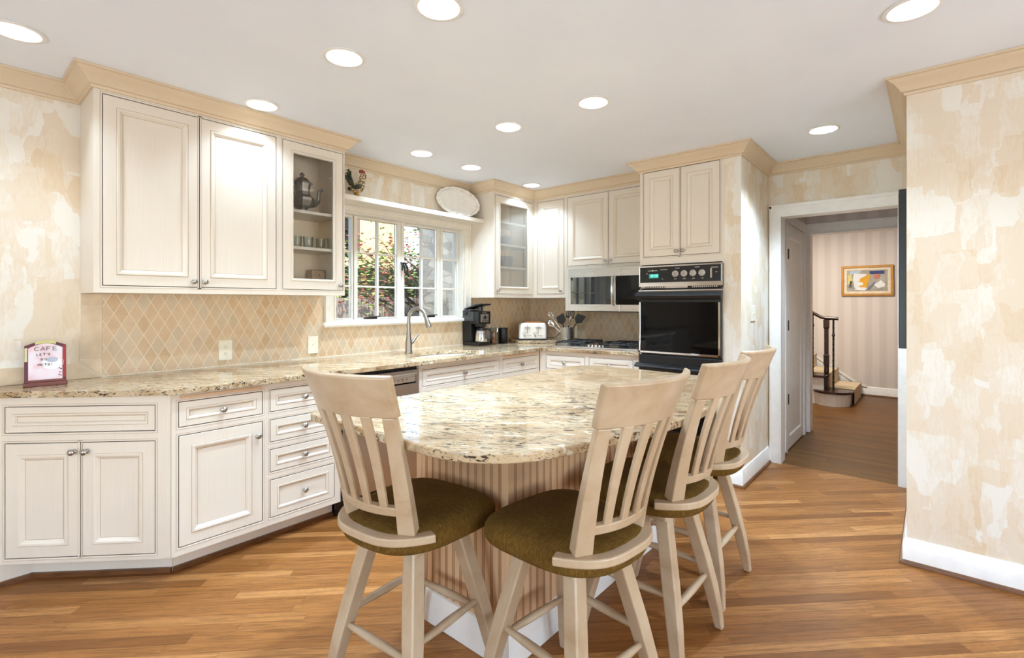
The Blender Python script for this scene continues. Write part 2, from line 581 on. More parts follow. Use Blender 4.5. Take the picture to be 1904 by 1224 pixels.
# recessed light positions: (x, y)
CANS = [
    ((0.218, 2.918), 'lit recessed ceiling light at the far left, above the wall beside the tall cabinets'),
    ((1.255, 1.441), 'largest lit recessed ceiling light, cut by the top edge near the middle'),
    ((1.228, 2.071), 'lit recessed ceiling light above the middle of the room, second of the diagonal row'),
    ((1.216, 2.930), 'lit recessed ceiling light right in front of the crown of the left upper cabinets'),
    ((2.397, 2.950), 'recessed ceiling light in front of the rooster shelf, left of three along the window'),
    ((2.916, 2.940), 'recessed ceiling light straight above the sink window, middle of three along it'),
    ((3.740, 2.940), 'smallest recessed ceiling light, tucked in the corner before the corner glass cabinet'),
    ((2.399, 2.080), 'small lit recessed ceiling light above the far side of the island'),
    ((2.421, 1.460), 'brightly glowing recessed ceiling light above the island before the microwave'),
    ((2.451, 0.057), 'large lit recessed ceiling light at the top right above the right wall'),
    ((3.779, 0.540), 'thin oval recessed ceiling light before the hall doorway'),
]
m = MB()
outer = [(X0 - .12, Y0 - .12), (XD + .12, Y0 - .12), (XD + .12, YW + .16), (X0 - .12, YW + .16)]
slab_with_holes(m, outer, [circle(x, y, .078, 24) for (x, y), _ in CANS], CEIL, None)
struct(m.build('ceiling', 'ceil'))
m = MB(); m.box(X0 - .3, XD + .3, Y0 - .3, YW + .3, CEIL + .2, CEIL + .3)
struct(m.build('roof', 'ceil'))
m = MB(); m.box(XD + .12, 5.8, -.3, 1.3, 2.42, 2.5); m.box(5.8, 8.8, -1.6, 4.2, 2.6, 2.66)
struct(m.build('ceiling_hall', 'ceil'))

# crown moulding, baseboards
CB = CEIL - .088
crown_prof = [(0, CB), (.010, CB), (.012, CB + .012), (.022, CB + .016), (.030, CB + .030), (.048, CB + .054), (.066, CB + .066), (.070, CB + .074), (.082, CB + .076), (.082, CEIL - .001), (0, CEIL - .001)]
AX0, AX1, AF = 0.498, 1.849, 3.11     # left upper run
CX0, CF, BF = 3.40, 3.13, 4.01        # corner uppers
path = [(X0, YW), (AX0, YW), (AX0, AF), (AX1, AF), (AX1, YW), (CX0, YW), (CX0, CF), (BF, CF), (BF, 1.81), (XO, 1.81), (XO, YO), (XD, YO), (XD, YR), (XR, YR), (XR, Y0)]
m = MB(); m.sweep(path, crown_prof)
struct(m.build('trim_1', 'crown', smooth=35))
base_prof = [(0, .0), (.016, .0), (.016, .10), (.012, .108), (.012, .118), (.006, .128), (0, .13)]
shoe_prof = [(.016, 0), (.030, 0), (.030, .008), (.026, .017), (.016, .021)]
def baseboard(name, p):
    m = MB(); m.sweep(p, base_prof, 0); m.sweep(p, shoe_prof, 1)
    struct(m.build(name, ['trim', 'shoe'], smooth=35))
baseboard('baseboard_oven', [(XO, 1.15), (XO, YO), (XD - .001, YO)])
baseboard('baseboard_right', [(XD - .03, YR), (XR, YR), (XR, Y0)])
baseboard('baseboard_hall', [(XD + .12, .985), (4.80, .985)])
baseboard('baseboard_stairs', [(8.6, .78), (8.6, -1.6)])

# kitchen doorway casing, second opening and hall
def casing(mb, X, y0, y1, z1, w, t, side=-1):
    # flat casing on a wall x = X facing -x, with a stepped outer band
    for a, b in ((y0 - w, y0), (y1, y1 + w)):
        mb.box(X - t, X, a, b, 0, z1)
    mb.box(X - t, X, y0 - w, y1 + w, z1, z1 + w)
    mb.box(X - t - .008, X - t, y0 - w, y1 + w, z1 + w - .022, z1 + w + .006)
    mb.box(X - t - .008, X - t, y1 + w - .018, y1 + w, 0, z1 + w)
    mb.box(X - t - .006, X - t, y1, y1 + .012, 0, z1)
m = MB(); casing(m, XD, DY0 + .012, DY1 - .012, DZ - .005, .085, .02)
for y in (DY0, DY1 - .012):
    m.box(XD - .012, XD + .13, y, y + .012, 0, DZ)
m.box(XD - .012, XD + .13, DY0, DY1, DZ - .012, DZ)
struct(m.build('door_1', 'trim', bevel=.002))
X2 = 5.80
m = MB()
for b in ((-.3, .15, 0, 2.5), (.955, 1.3, 0, 2.5), (.15, .955, 2.035, 2.5)):
    m.box(X2, X2 + .12, *b)
m.box(XD + .12, X2, .985, 1.1, 0, 2.5); m.box(XD + .12, X2, -.35, -.3, 0, 2.5)
struct(m.build('wall_vestibule', 'stripe'))
m = MB(); casing(m, X2, .162, .943, 2.03, .085, .02)
for y in (.15, .943):
    m.box(X2 - .012, X2 + .13, y, y + .012, 0, 2.03)
m.box(X2 - .012, X2 + .13, .15, .955, 2.018, 2.03)
struct(m.build('door_3', 'trim', bevel=.002))
d = MB()
d.box(4.80, 4.87, .962, .985, 0, 2.03); d.box(5.62, 5.70, .962, .985, 0, 2.03); d.box(4.80, 5.70, .962, .985, 2.03, 2.11)
d.panel(4.88, 5.61, .01, 2.02, [(0, .985, 0), (0, .972, 0), (.11, .972, 0), (.125, .980, 0)], None)
o = struct(d.build('door_2', 'trim', bevel=.002))
for z in (1.75, 1.12, .47):
    h = MB(); h.box(4.868, 4.884, .955, .972, z - .045, z + .045)
    h.build('hinge', 'bronze', o)
m = MB(); m.box(8.6, 8.75, -1.6, 4.2, 0, 2.6); m.box(X2 + .12, 8.75, -1.75, -1.6, 0, 2.6); m.box(X2 + .12, 8.75, 4.2, 4.35, 0, 2.6)
m.box(X2, X2 + .12, 1.3, 4.2, 0, 2.6); m.box(X2, X2 + .12, -1.6, -.3, 0, 2.6); m.box(XD + .12, X2, 1.3, 1.4, 0, 2.6)
struct(m.build('wall_hall', 'stripe'))

# ------------------------------------------------------------------ lights in the ceiling
for (x, y), lab in CANS:
    t = thing('recessed_light', lab, 'ceiling light', (x, y, CEIL), 0, 'recessed lights in the kitchen ceiling')
    m = MB()
    m.loft([circle3 for circle3 in [[(px, py, z) for px, py in circle(0, 0, r, 32)] for r, z in ((.078, .0), (.092, -.001), (.094, -.005), (.080, -.007), (.076, -.002))]], 0, False)
    m.build('trim_ring', 'trim', t, smooth=40)
    m = MB()
    m.loft([[(px, py, z) for px, py in circle(0, 0, r, 32)] for r, z in ((.0765, -.003), (.075, .03), (.066, .10), (.05, .125), (.0005, .13))], 0, False)
    m.build('reflector', 'lampwhite', t, smooth=40)
    m = MB(); m.lathe([(.012, .118), (.028, .105), (.044, .082), (.046, .074), (.040, .066), (.004, .063)], n=24)
    m.build('bulb', m_emit('lit_bulb', (255, 248, 238), 4.0) if 'lit_bulb' not in bpy.data.materials else bpy.data.materials['lit_bulb'], t, smooth=50)
    lamp('can_light', 'SPOT', (x, y, CEIL + .055), (0, 0, 0), CAN_W * (0.45 + 0.42 * x if x > 0.5 else 0.6) * (0.30 if 1 < x < 1.3 and y > 2.5 else 0.38 if y < .2 else 0.26 if x > 3.5 and y > 2 else 0.5 if y > 2.5 else 1), (0.61, 0.80, 1.0), spot_size=R(116), spot_blend=0.8, shadow_soft_size=0.045)

# ------------------------------------------------------------------ cabinets
STILE = .052
def door_loops(w, depth=.018, flat=False):
    if flat:   # small drawer fronts
        return [(0, depth, 2), (0, .0015, 2), (.0015, 0, 0), (w, 0, 0), (w + .0012, .0005, 1), (w + .003, -.003, 0), (w + .010, -.002, 0), (w + .016, .007, 0), (w + .0175, .007, 1), (w + .019, .007, 0)]
    return [(0, depth, 2), (0, .0015, 2), (.0015, 0, 0), (w, 0, 0), (w + .0013, .0005, 1), (w + .004, -.005, 0), (w + .013, -.004, 0), (w + .020, .002, 0), (w + .027, .009, 0), (w + .0285, .009, 1), (w + .030, .009, 0)]
def knob_mb(x, z):
    m = MB()
    m.lathe([(.009, 0), (.009, .002), (.005, .005), (.005, .012), (.011, .016), (.0145, .020), (.0145, .024), (.010, .029), (.002, .031)], n=16,
            M=Matrix.Translation((x, 0, z)) @ Matrix.Rotation(R(90), 4, 'X'))
    return m
def cabinet(name, label, loc, rz, Wd, zb, zt, D, fronts, group, carcass=True, toe=None, shelves=(), extra=None, ends=(0, 0)):
    t = thing(name, label, 'cabinet', loc, rz, group)
    G = .0035
    xs = sorted({0, Wd} | {v for f in fronts for v in (f[1] - G, f[2] + G)})
    zs = sorted({zb, zt} | {v for f in fronts for v in (f[3] - G, f[4] + G)})
    m = MB()
    for i in range(len(xs) - 1):
        for k in range(len(zs) - 1):
            cx, cz = (xs[i] + xs[i + 1]) / 2, (zs[k] + zs[k + 1]) / 2
            if not any(f[1] - G < cx < f[2] + G and f[3] - G < cz < f[4] + G for f in fronts):
                m.box(xs[i], xs[i + 1], 0, .02, zs[k], zs[k + 1])
    for f in fronts:
        x0, x1, z0, z1 = f[1] - G - .009, f[2] + G + .009, f[3] - G - .009, f[4] + G + .009
        m.ringrect(x0, x1, z0, z1, .0014, -.0006, .001, 1)
        m.ringrect(x0 + .0014, x1 - .0014, z0 + .0014, z1 - .0014, .0046, -.0012, .001, 0)
    if carcass:
        k = 2 if any(f[0] == 'glass' for f in fronts) else 3
        m.box(0, .018, .02, D, zb, zt, 0); m.box(Wd - .018, Wd, .02, D, zb, zt, 0)
        m.box(.018, Wd - .018, .02, D, zb, zb + .018, 0); m.box(.018, Wd - .018, .02, D, zt - .018, zt, 0)
        m.box(.018, Wd - .018, D - .012, D, zb + .018, zt - .018, k)
        if k == 2:
            m.box(.018, .0182, .021, D - .012, zb + .018, zt - .018, 2); m.box(Wd - .0182, Wd - .018, .021, D - .012, zb + .018, zt - .018, 2)
    else:
        m.box(ends[0], Wd - ends[1], .045, .06, zb, zt, 3)
    m.build('carcass', ['paint', 'glaze', 'inside', 'dark'], t)
    for z in shelves:
        m = MB(); m.box(.0185, Wd - .0185, .035, D - .013, z - .019, z)
        m.build('shelf', 'paint', t)
    for f in fronts:
        kind, x0, x1, z0, z1 = f[:5]
        kn = f[5] if len(f) > 5 else None
        m = MB()
        if kind == 'door':
            m.panel(x0, x1, z0, z1, door_loops(STILE))
        elif kind in ('drawer', 'false'):
            m.panel(x0, x1, z0, z1, door_loops(.03 if z1 - z0 < .16 else .036, flat=True))
        else:
            w = STILE
            m.panel(x0, x1, z0, z1, [(0, .02, 2), (0, .0015, 2), (.0015, 0, 0), (w, 0, 0), (w + .0013, .0005, 1), (w + .004, -.004, 0), (w + .012, -.003, 0), (w + .018, .006, 0), (w + .018, .02, 0)])
            m.f.pop(); m.mi.pop()
        o = m.build('drawer' if kind in ('drawer', 'false') else 'door', ['paint', 'glaze', 'dark'], t)
        if kind == 'glass':
            g = MB(); g.box(x0 + w + .014, x1 - w - .014, .008, .011, z0 + w + .014, z1 - w - .014)
            g.build('glass_pane', 'glass', o)
        if kn:
            knob_mb(*kn).build('knob', 'pewter' if kind != 'x' else 'nickel', o, smooth=40)
    if toe:
        m = MB(); m.box(toe[0], toe[1], toe[2], toe[2] + .018, 0, zb - .0005, 0)
        m.box(toe[0], toe[1], toe[2] - .014, toe[2], 0, .022, 1)
        m.build('toe_board', ['paint', 'shoe'], t)
    if extra:
        m = MB(); m.box(extra[0], extra[1], -.012, .3, .861, .873)
        m.build('pullout_board', 'bead', t)
    return t
GB, GU = 'base cabinets under the granite counter', 'upper cabinets below the crown moulding'
def mid(a, b): return (a + b) / 2

# left run upper cabinets
cabinet('upper_cabinet', 'tall cream upper cabinet with two solid doors above the outlet backsplash', (AX0, AF, 0), 0, .900, 1.37, CEIL - .012, YW - AF - .002,
        [('door', .037, .455, 1.408, 2.352, (.428, 1.437)), ('door', .459, .878, 1.408, 2.352, (.482, 1.437))], GU)
GC = (AX0 + .9005, AF)
cabinet('upper_cabinet', 'cream upper cabinet with one glass door showing the pewter coffee pot', (GC[0], GC[1], 0), 0, .4505, 1.37, CEIL - .012, YW - AF - .002,
        [('glass', .022, .435, 1.408, 2.352, (.412, 1.440))], GU, shelves=(1.690, 1.930))
# corner uppers
cabinet('upper_cabinet', 'narrow corner upper cabinet with glass door and blue-grey dishes inside', (CX0, CF, 0), 0, BF - CX0 - .001, 1.37, CEIL - .012, YW - CF - .002,
        [('glass', .03, .585, 1.408, 2.342, (.052, 1.437))], GU, shelves=(1.675, 1.895, 2.115))
Bz = R(-90)
cabinet('upper_cabinet', 'narrow single-door upper cabinet between corner glass cabinet and microwave', (BF, CF - .001, 0), Bz, .395, 1.37, CEIL - .012, XB - BF - .002,
        [('door', .052, .372, 1.412, 2.345, (.345, 1.44))], GU)
cabinet('upper_cabinet', 'two-door upper cabinet directly above the steel microwave', (BF, CF - .3965, 0), Bz, .9225, 1.645, CEIL - .012, XB - BF - .002,
        [('door', .028, .472, 1.68, 2.345, (.446, 1.71)), ('door', .476, .91, 1.68, 2.345, (.502, 1.71))], GU)
m = MB(); m.box(0, .072, .0, .30, 1.243, 1.6445)
o = tag(m.build('filler_panel', 'paint', loc=(BF, CF - .3965, 0), rot=(0, 0, Bz)), 'narrow cream filler strip left of the microwave', 'panel')

# oven tower
OW = 1.81 - 1.1505
ot = cabinet('oven_cabinet', 'tall cabinet holding the black wall oven, two doors on top', (XO, 1.81, 0), Bz, OW, 1.625, CEIL - .012, XB - XO - .002,
             [('door', .033, .329, 1.69, 2.368, (.306, 1.722)), ('door', .333, .627, 1.69, 2.368, (.357, 1.722))], GU)
m = MB(); m.box(0, .012, 0, XB - XO - .002, .10, 1.6249); m.box(OW - .012, OW, 0, XB - XO - .002, .10, 1.6249); m.box(0, OW, .0, .02, .10, .24); m.box(0, OW, .55, .56, .10, 1.62)
m.build('lower_housing', 'paint', ot)

# base cabinets, left (angled), window run, cooktop run
CC = Vector((.722, 2.745))
U0 = Vector((CC.x - .774 * math.cos(R(45)), CC.y + .774 * math.sin(R(45))))
cabinet('base_cabinet', 'angled two-door base cabinet at far left under the cafe sign', (U0.x, U0.y, 0), R(-45), .774, .108, .883, .25,
        [('false', .046, .702, .717, .835), ('door', .046, .371, .135, .665, (.345, .625)), ('door', .374, .702, .135, .665, (.400, .625))], GB, carcass=False, toe=(.09, .728, .09), ends=(.05, .09))
m = MB(); m.box(-1.2, U0.x - .002, 0, .02, .108, .883); m.box(-1.2, .302, .0, .018, 0, .1075); m.box(-1.2, .302, -.014, -.0001, 0, .022, 1)
tag(m.build('side_panel', ['paint', 'shoe'], loc=(0, U0.y + .001, 0)), 'shallow cream panel left of the angled base cabinet, cut by the left edge', 'panel')
AY = 2.74
x0 = .724
cabinet('base_cabinet', 'base cabinet with one drawer over a single large door', (x0, AY, 0), 0, .436, .108, .883, .60,
        [('drawer', .031, .415, .724, .842, (.222, .780)), ('door', .031, .415, .148, .680, (.390, .610))], GB, toe=(.032, .436, .10), extra=(.035, .41))
x1 = 1.1605
cabinet('base_cabinet', 'base cabinet with a stack of four drawers left of the dishwasher', (x1, AY, 0), 0, .440, .108, .883, .60,
        [('drawer', .022, .398, a, b, (.212, (a + b) / 2)) for a, b in ((.727, .843), (.562, .679), (.398, .517), (.149, .351))], GB, toe=(0, .44, .10))
x2 = 2.200
cabinet('base_cabinet', 'wide sink base cabinet behind the island, right of the dishwasher', (x2, AY, 0), 0, .872, .108, .883, .60,
        [('drawer', .040, .845, .727, .843, (.442, .784)), ('door', .040, .440, .148, .680, (.415, .61)), ('door', .444, .845, .148, .680, (.470, .61))], GB, toe=(0, .872, .09))
x3 = 3.0725
cabinet('base_cabinet', 'small corner base cabinet with one drawer below the coffee maker', (x3, AY, 0), 0, .525, .108, .883, .60,
        [('drawer', .022, .508, .727, .843, (.266, .784)), ('door', .022, .508, .148, .680, (.05, .61))], GB, toe=(0, .5, .09), extra=(.03, .5))
TB = math.atan2(-.83, .14)
PB = Vector((3.600, 2.735))
cabinet('base_cabinet', 'base cabinet with two drawers under the gas cooktop', (PB.x, PB.y, 0), TB, .915, .108, .883, .30,
        [('drawer', .066, .436, .727, .841, (.247, .784)), ('drawer', .481, .866, .727, .841, (.668, .784)), ('door', .066, .436, .148, .68, (.41, .61)), ('door', .481, .866, .148, .68, (.51, .61))], GB, carcass=False, toe=(0, .9, .08), ends=(.02, .02))

# granite counter with a sink hole
SKX, SKY = 2.63, 2.985
front = [(-1.3, 3.250), (.168, 3.250), (.714, 2.705), (3.575, 2.690), (3.722, 1.815)]
outer = front + [(XB - .002, 1.815), (XB - .002, YW - .002), (-1.3, YW - .002)]
hole = circle(SKX, SKY, .34, 40, .185)
m = MB(); slab_with_holes(m, outer, [hole], .884, .914)
tag(m.build('countertop', 'granite', bevel=.003), 'speckled beige granite countertop running along the window wall to the oven', 'countertop')
m = MB()
loops = [[(x, y, z) for x, y in circle(SKX, SKY, .34 + d, 40, .185 + d)] for d, z in ((.012, .8835), (-.002, .8835), (-.010, .86), (-.02, .72), (-.06, .70))]
m.loft(loops, 0, False)
m.add(loops[-1], [tuple(range(40))], 0)
tag(m.build('sink', 'steel', smooth=40), 'oval stainless undermount sink set in the granite below the window', 'sink')
# raised granite slab in the corner
m = MB(); m.prism([(3.775, 3.140), (4.035, 2.855), (XB - .004, 2.855), (XB - .004, YW - .004), (3.985, YW - .004)], .9145, .942)
tag(m.build('granite_slab', 'granite', bevel=.003), 'small raised granite slab in the counter corner under the toaster', 'slab')

# backsplash
m = MB()
m.box(.590, WX0 - .10, YW - .008, YW - .001, .9145, 1.3695); m.box(WX0 - .10, CX0, YW - .008, YW - .001, .9145, 1.140); m.box(CX0, XB - .002, YW - .008, YW - .001, .9145, 1.3695)
m.box(XB - .009, XB - .001, 1.815, YW - .009, .9145, 1.368); m.box(XB - .009, XB - .001, 1.815, 2.66, 1.368, 1.46)
struct(m.build('trim_2', 'tile'))
m = MB(); g = .0015
for a, b, c, d in ((.498, .588, 1.31, 1.3695), (.498, .588, 1.02, 1.308)):
    m.box(a, b, YW - .010, YW - .001, c, d)
def quad(mb, pts):
    mb.loft([[(x, YW - .010, z) for x, z in pts], [(x, YW - .001, z) for x, z in pts]])
quad(m, [(.498, 1.018), (.588, 1.018), (.588, .918), (.498, 1.000)])
quad(m, [(.495, .999), (.585, .9155), (.21, .9155), (.115, .999)])
quad(m, [(.112, .999), (.206, .9155), (-.2, .9155), (-.2, .999)])
struct(m.build('trim_3', 'tileborder', bevel=.0015))
m = MB(); m.box(.495, .5895, YW - .008, YW - .0008, .9145, 1.3695); m.box(-.2, .5, YW - .008, YW - .0008, .9145, .998); m.box(.587, XB - .01, YW - .014, YW - .008, .9145, .920)
struct(m.build('trim_4', 'grout'))

# ------------------------------------------------------------------ window over the sink
YS = YW + .09
win = MB()
c0, c1 = WX0 - .085, CX0 - .002          # casing outer
for a, b in ((c0, WX0), (WX1, c1)):
    win.box(a, b, YW - .018, YW, WZ0, WZ1 + .045)
win.box(WX0, WX1, YW - .018, YW, WZ1, WZ1 + .045)
win.box(c1 - .016, c1, YW - .026, YW - .018, WZ0, WZ1 + .045); win.box(c0, c0 + .016, YW - .026, YW - .018, WZ0, WZ1 + .045)
win.box(WX1, WX1 + .012, YW - .024, YW - .018, WZ0, WZ1); win.box(WX0 - .012, WX0, YW - .024, YW - .018, WZ0, WZ1)
win.box(c0, c1, YW - .024, YW - .018, WZ1 + .03, WZ1 + .045)
for a, b in ((WX0, WX0 + .012), (WX1 - .012, WX1)):
    win.box(a, b, YW, YW + .15, WZ0, WZ1)
win.box(WX0, WX1, YW, YW + .15, WZ1 - .014, WZ1); win.box(WX0, WX1, YW, YW + .15, WZ0 - .01, WZ0 + .012)
win_o = struct(win.build('window_1', 'sashpaint', bevel=.002))
m = MB(); m.box(c0 - .02, c1, YW - .045, YW + .02, WZ0 - .028, WZ0); m.box(c0 - .005, c1, YW - .014, YW, WZ0 - .04, WZ0 - .028)
m.build('sill', 'trim', win_o, bevel=.004)
zr = (1.187, 1.446, 1.460, 1.722, 1.736, 2.021)
def sash(x0, x1, cols, glass0):
    m = MB()
    z0, z1 = WZ0 + .013, WZ1 - .015
    gx0, gx1 = cols[0][0], cols[-1][1]
    m.box(x0, gx0, YS - .02, YS + .025, z0, z1); m.box(gx1, x1, YS - .02, YS + .025, z0, z1)
    m.box(gx0, gx1, YS - .02, YS + .025, z0, zr[0] + .012); m.box(gx0, gx1, YS - .02, YS + .025, zr[5] - .02, z1)
    for a, b in zip(cols[:-1], cols[1:]):
        m.box(a[1], b[0], YS - .012, YS + .018, zr[0], zr[5])
    for a, b in ((zr[1], zr[2]), (zr[3], zr[4])):
        m.box(gx0, gx1, YS - .011, YS + .017, a, b)
    o = m.build('sash', 'sashpaint', win_o, bevel=.002)
    g = MB(); g.box(gx0, gx1, YS + .002, YS + .006, zr[0], zr[5])
    g.build('glass_pane', 'glass', o)
sash(WX0 + .012, 2.165, [(1.995, 2.150)], 0)
sash(2.175, 2.634, [(2.207, 2.392), (2.412, 2.594)], 0)
sash(2.637, 3.078, [(2.668, 2.862), (2.880, 3.044)], 0)
sash(3.083, WX1 - .012, [(3.112, 3.300)], 0)
m = MB()
m.tube([(2.626, YS - .03, 1.67), (2.626, YS - .05, 1.65), (2.622, YS - .055, 1.60)], [.008, .009, .006], 8)
m.tube([(2.648, YS - .03, 1.665), (2.652, YS - .055, 1.66), (2.67, YS - .06, 1.63), (2.674, YS - .06, 1.585)], [.008, .009, .009, .006], 8)
m.tube([(2.648, YS - .03, 1.67), (2.648, YS - .05, 1.62), (2.652, YS - .045, 1.58)], [.006, .007, .004], 8)
m.build('latch', 'black', win_o, smooth=50)
for x in (2.31, 2.93):
    m = MB(); m.box(x - .05, x + .05, YS - .065, YS - .022, WZ0 + .012, WZ0 + .028); m.tube([(x - .03, YS - .06, WZ0 + .03), (x + .06, YS - .085, WZ0 + .034)], .005, 8)
    m.build('crank_handle', 'bronze', win_o, smooth=40)
# shelf above the window
m = MB(); m.box(AX1 + .002, CX0 - .002, YW - .20, YW - .001, WZ1 + .0455, WZ1 + .082)
tag(m.build('shelf', 'paint', bevel=.003), 'long cream shelf above the window carrying rooster and platter', 'shelf')
SHZ = WZ1 + .082

# ------------------------------------------------------------------ appliances
# wall oven
t = thing('built_in_oven', 'black built-in wall oven with chrome trim and four silver dials', 'oven', (XO, 1.806, 0), Bz)
OV = .652
m = MB(); m.box(.012, OV - .012, .001, .50, .251, 1.622)
m.build('housing', 'black', t)
m = MB(); m.box(.0, OV, -.022, .0, 1.432, 1.612)
m.build('control_panel', 'black', t, bevel=.002)
m = MB(); m.ringrect(0, OV, 1.470, 1.614, .009, -.028, -.021); m.box(0, OV, -.030, -.020, 1.448, 1.4705)
m.build('chrome_trim', 'chrome', t, bevel=.0015)
m = MB()
for i in range(40):
    if i not in (13, 14, 15, 16, 24, 25, 26):
        m.box(.035 + i * .0147, .043 + i * .0147, -.0335, -.029, 1.436, 1.447)
m.box(.02, .05, -.0335, -.029, 1.435, 1.449); m.box(.225, .40, -.034, -.029, 1.435, 1.4485)
m.build('vent_grille', 'steel', t)
m = MB(); m.box(.085, .165, -.0245, -.021, 1.515, 1.548)
ck = m.build('clock_display', m_emit('teal_display', (20, 150, 140), 0.10), t)
m = MB()
for k, dx in enumerate((.100, .114, .134, .148)):
    m.box(dx, dx + .002, -.0252, -.0244, 1.522, 1.542); m.box(dx, dx + .009, -.0252, -.0244, 1.541, 1.543); m.box(dx + .007, dx + .009, -.0252, -.0244, 1.522, 1.543)
m.build('digits', m_emit('pale_digits', (170, 250, 235), 0.25), ck)
mk = plain('pale_print', (190, 180, 165), 0.6)
for a, b, c in ((.075, .155, 1.572), (.18, .235, 1.578), (.30, .335, 1.585), (.45, .485, 1.587), (.57, .62, 1.58), (.29, .31, 1.503), (.36, .38, 1.503), (.43, .45, 1.503), (.50, .515, 1.503), (.06, .075, 1.55), (.60, .615, 1.545), (.19, .20, 1.505)):
    m = MB(); m.box(a, b, -.0232, -.0218, c, c + .005); m.build('marking', mk, t)
m = MB(); m.lathe([(.006, 0), (.006, .001)], n=12, M=Matrix.Translation((.115, -.022, 1.575)) @ Matrix.Rotation(R(90), 4, 'X')); m.build('emblem', 'chrome', t)
for x in (.300, .368, .436, .504):
    M = Matrix.Translation((x, -.022, 1.545)) @ Matrix.Rotation(R(90), 4, 'X')
    m = MB(); m.lathe([(.025, 0), (.025, .004), (.021, .006), (.021, .008)], n=24, M=M)
    d = m.build('dial', 'steel', t, smooth=35)
    m = MB(); m.lathe([(.013, .008), (.012, .02), (.002, .021)], n=16, M=M); m.box(x - .003, x + .003, -.050, -.03, 1.525, 1.565)
    m.build('grip', 'pewter', d, smooth=35)
m = MB(); m.box(.565, .578, -.028, -.021, 1.505, 1.575)
m.build('slider', 'darksteel', t)
m = MB(); m.box(.006, OV - .006, -.035, -.0005, .915, 1.428)
d = m.build('oven_door', 'black', t, bevel=.003)
m = MB(); m.box(.020, OV - .026, -.0385, -.034, .936, 1.325); m.build('door_glass', 'blackglass', d)
m = MB(); m.box(OV - .026, OV - .012, -.040, -.034, .922, 1.325); m.box(.006, .018, -.040, -.034, .922, 1.325); m.box(.006, OV - .012, -.040, -.034, .921, .936)
m.build('door_trim', 'chrome', d, bevel=.001)
m = MB(); m.loft([[(-.012, -.045, z0), (-.012, -.075, z0 + .005), (-.012, -.085, z0 + .03), (-.012, -.07, z0 + .058), (-.012, -.035, z0 + .064), (-.012, -.035, z0)] for z0 in (1.345,)] + [[(OV + .004, y, z) for y, z in ((-.045, 1.345), (-.075, 1.35), (-.085, 1.375), (-.07, 1.403), (-.035, 1.409), (-.035, 1.345))]])
m.build('handle', 'black', d, bevel=.004)
m = MB(); m.box(0, OV, -.036, -.028, 1.412, 1.421); m.build('handle_trim', 'chrome', d)
m = MB(); m.box(.004, OV - .004, -.030, -.0005, .255, .905)
d = m.build('lower_door', 'black', t, bevel=.003)
m = MB(); m.loft([[(x, y, z) for y, z in ((-.03, .842), (-.05, .838), (-.075, .820), (-.078, .808), (-.05, .803), (-.03, .80))] for x in (-.02, OV + .002)])
m.build('handle', 'black', d, bevel=.003)
m = MB(); m.box(.03, OV - .03, -.034, -.029, .33, .76); m.build('door_glass', 'blackglass', d)
m = MB(); m.box(.0, OV, -.034, -.029, .76, .772); m.build('door_trim', 'chrome', d)

# microwave
MWZ0, MWZ1, MWW = 1.243, 1.643, .762
t = thing('microwave', 'stainless over-the-range microwave with dark window and bar handle', 'microwave', (BF - .045, 2.657, 0), Bz)
m = MB(); m.box(0, MWW, .02, .38, MWZ0, MWZ1); m.build('housing', 'darksteel', t)
m = MB(); m.box(.05, MWW - .05, .05, .36, MWZ0 - .008, MWZ0 - .0005); m.build('underside_grille', 'black', t)
m = MB(); m.box(0, .545, -.018, .0195, MWZ0, MWZ1)
d = m.build('door', 'steel', t, bevel=.003)
m = MB(); m.box(.028, .468, -.0205, -.0175, MWZ0 + .062, MWZ1 - .082); m.build('door_glass', 'smokeglass', d)
m = MB(); m.tube([(.492, -.018, MWZ0 + .055), (.492, -.05, MWZ0 + .07), (.492, -.06, MWZ0 + .20), (.492, -.05, MWZ1 - .095), (.492, -.018, MWZ1 - .08)], [.012, .013, .013, .013, .012], 12)
m.build('handle', 'chrome', d, smooth=50)
m = MB(); m.lathe([(.013, 0), (.013, .002), (.010, .003)], n=24, M=Matrix.Translation((.275, -.018, MWZ1 - .042)) @ Matrix.Rotation(R(90), 4, 'X'))
lg = m.build('emblem', 'chrome', d, smooth=30)
m = MB(); m.tube([(.270, -.0215, MWZ1 - .036), (.276, -.0215, MWZ1 - .034), (.281, -.0215, MWZ1 - .040), (.275, -.0215, MWZ1 - .045), (.270, -.0215, MWZ1 - .050)], .0012, 6)
m.build('emblem_script', 'black', lg)
m = MB(); m.box(.5475, MWW, -.018, .0195, MWZ0, MWZ1); c = m.build('control_section', 'steel', t, bevel=.003)
m = MB(); m.box(.510, MWW - .01, -.0205, -.0175, MWZ0 + .06, MWZ1 - .082); m.build('control_glass', 'blackglass', c)

# dishwasher
t = thing('dishwasher', 'stainless dishwasher behind the left stool with a pale control strip', 'dishwasher', (1.604, AY, 0), 0)
DW = .592
m = MB(); m.box(0, DW, .02, .58, .10, .880); m.build('housing', 'black', t)
m = MB(); m.box(.006, DW - .006, -.018, .019, .11, .858)
d = m.build('door', 'darksteel', t, bevel=.003)
m = MB(); m.box(.22, DW - .035, -.0185, -.0175, .765, .835); m.build('handle_recess', 'dark', d)
m = MB(); m.loft([[(x, y, z) for y, z in ((-.019, .768), (-.019, .776), (-.0205, .820), (-.019, .826))] for x in (.245, DW - .04)]); p = m.build('control_strip', 'steel', d)
m = MB(); m.box(.25, .275, -.0225, -.0208, .782, .812); m.build('display', 'blackglass', p)
m = MB()
for i in range(5):
    m.box(.33 + i * .035, .345 + i * .035, -.0222, -.0205, .798, .801); m.box(.335 + i * .035, .340 + i * .035, -.0222, -.0205, .788, .792)
m.build('button_print', 'dark', p)
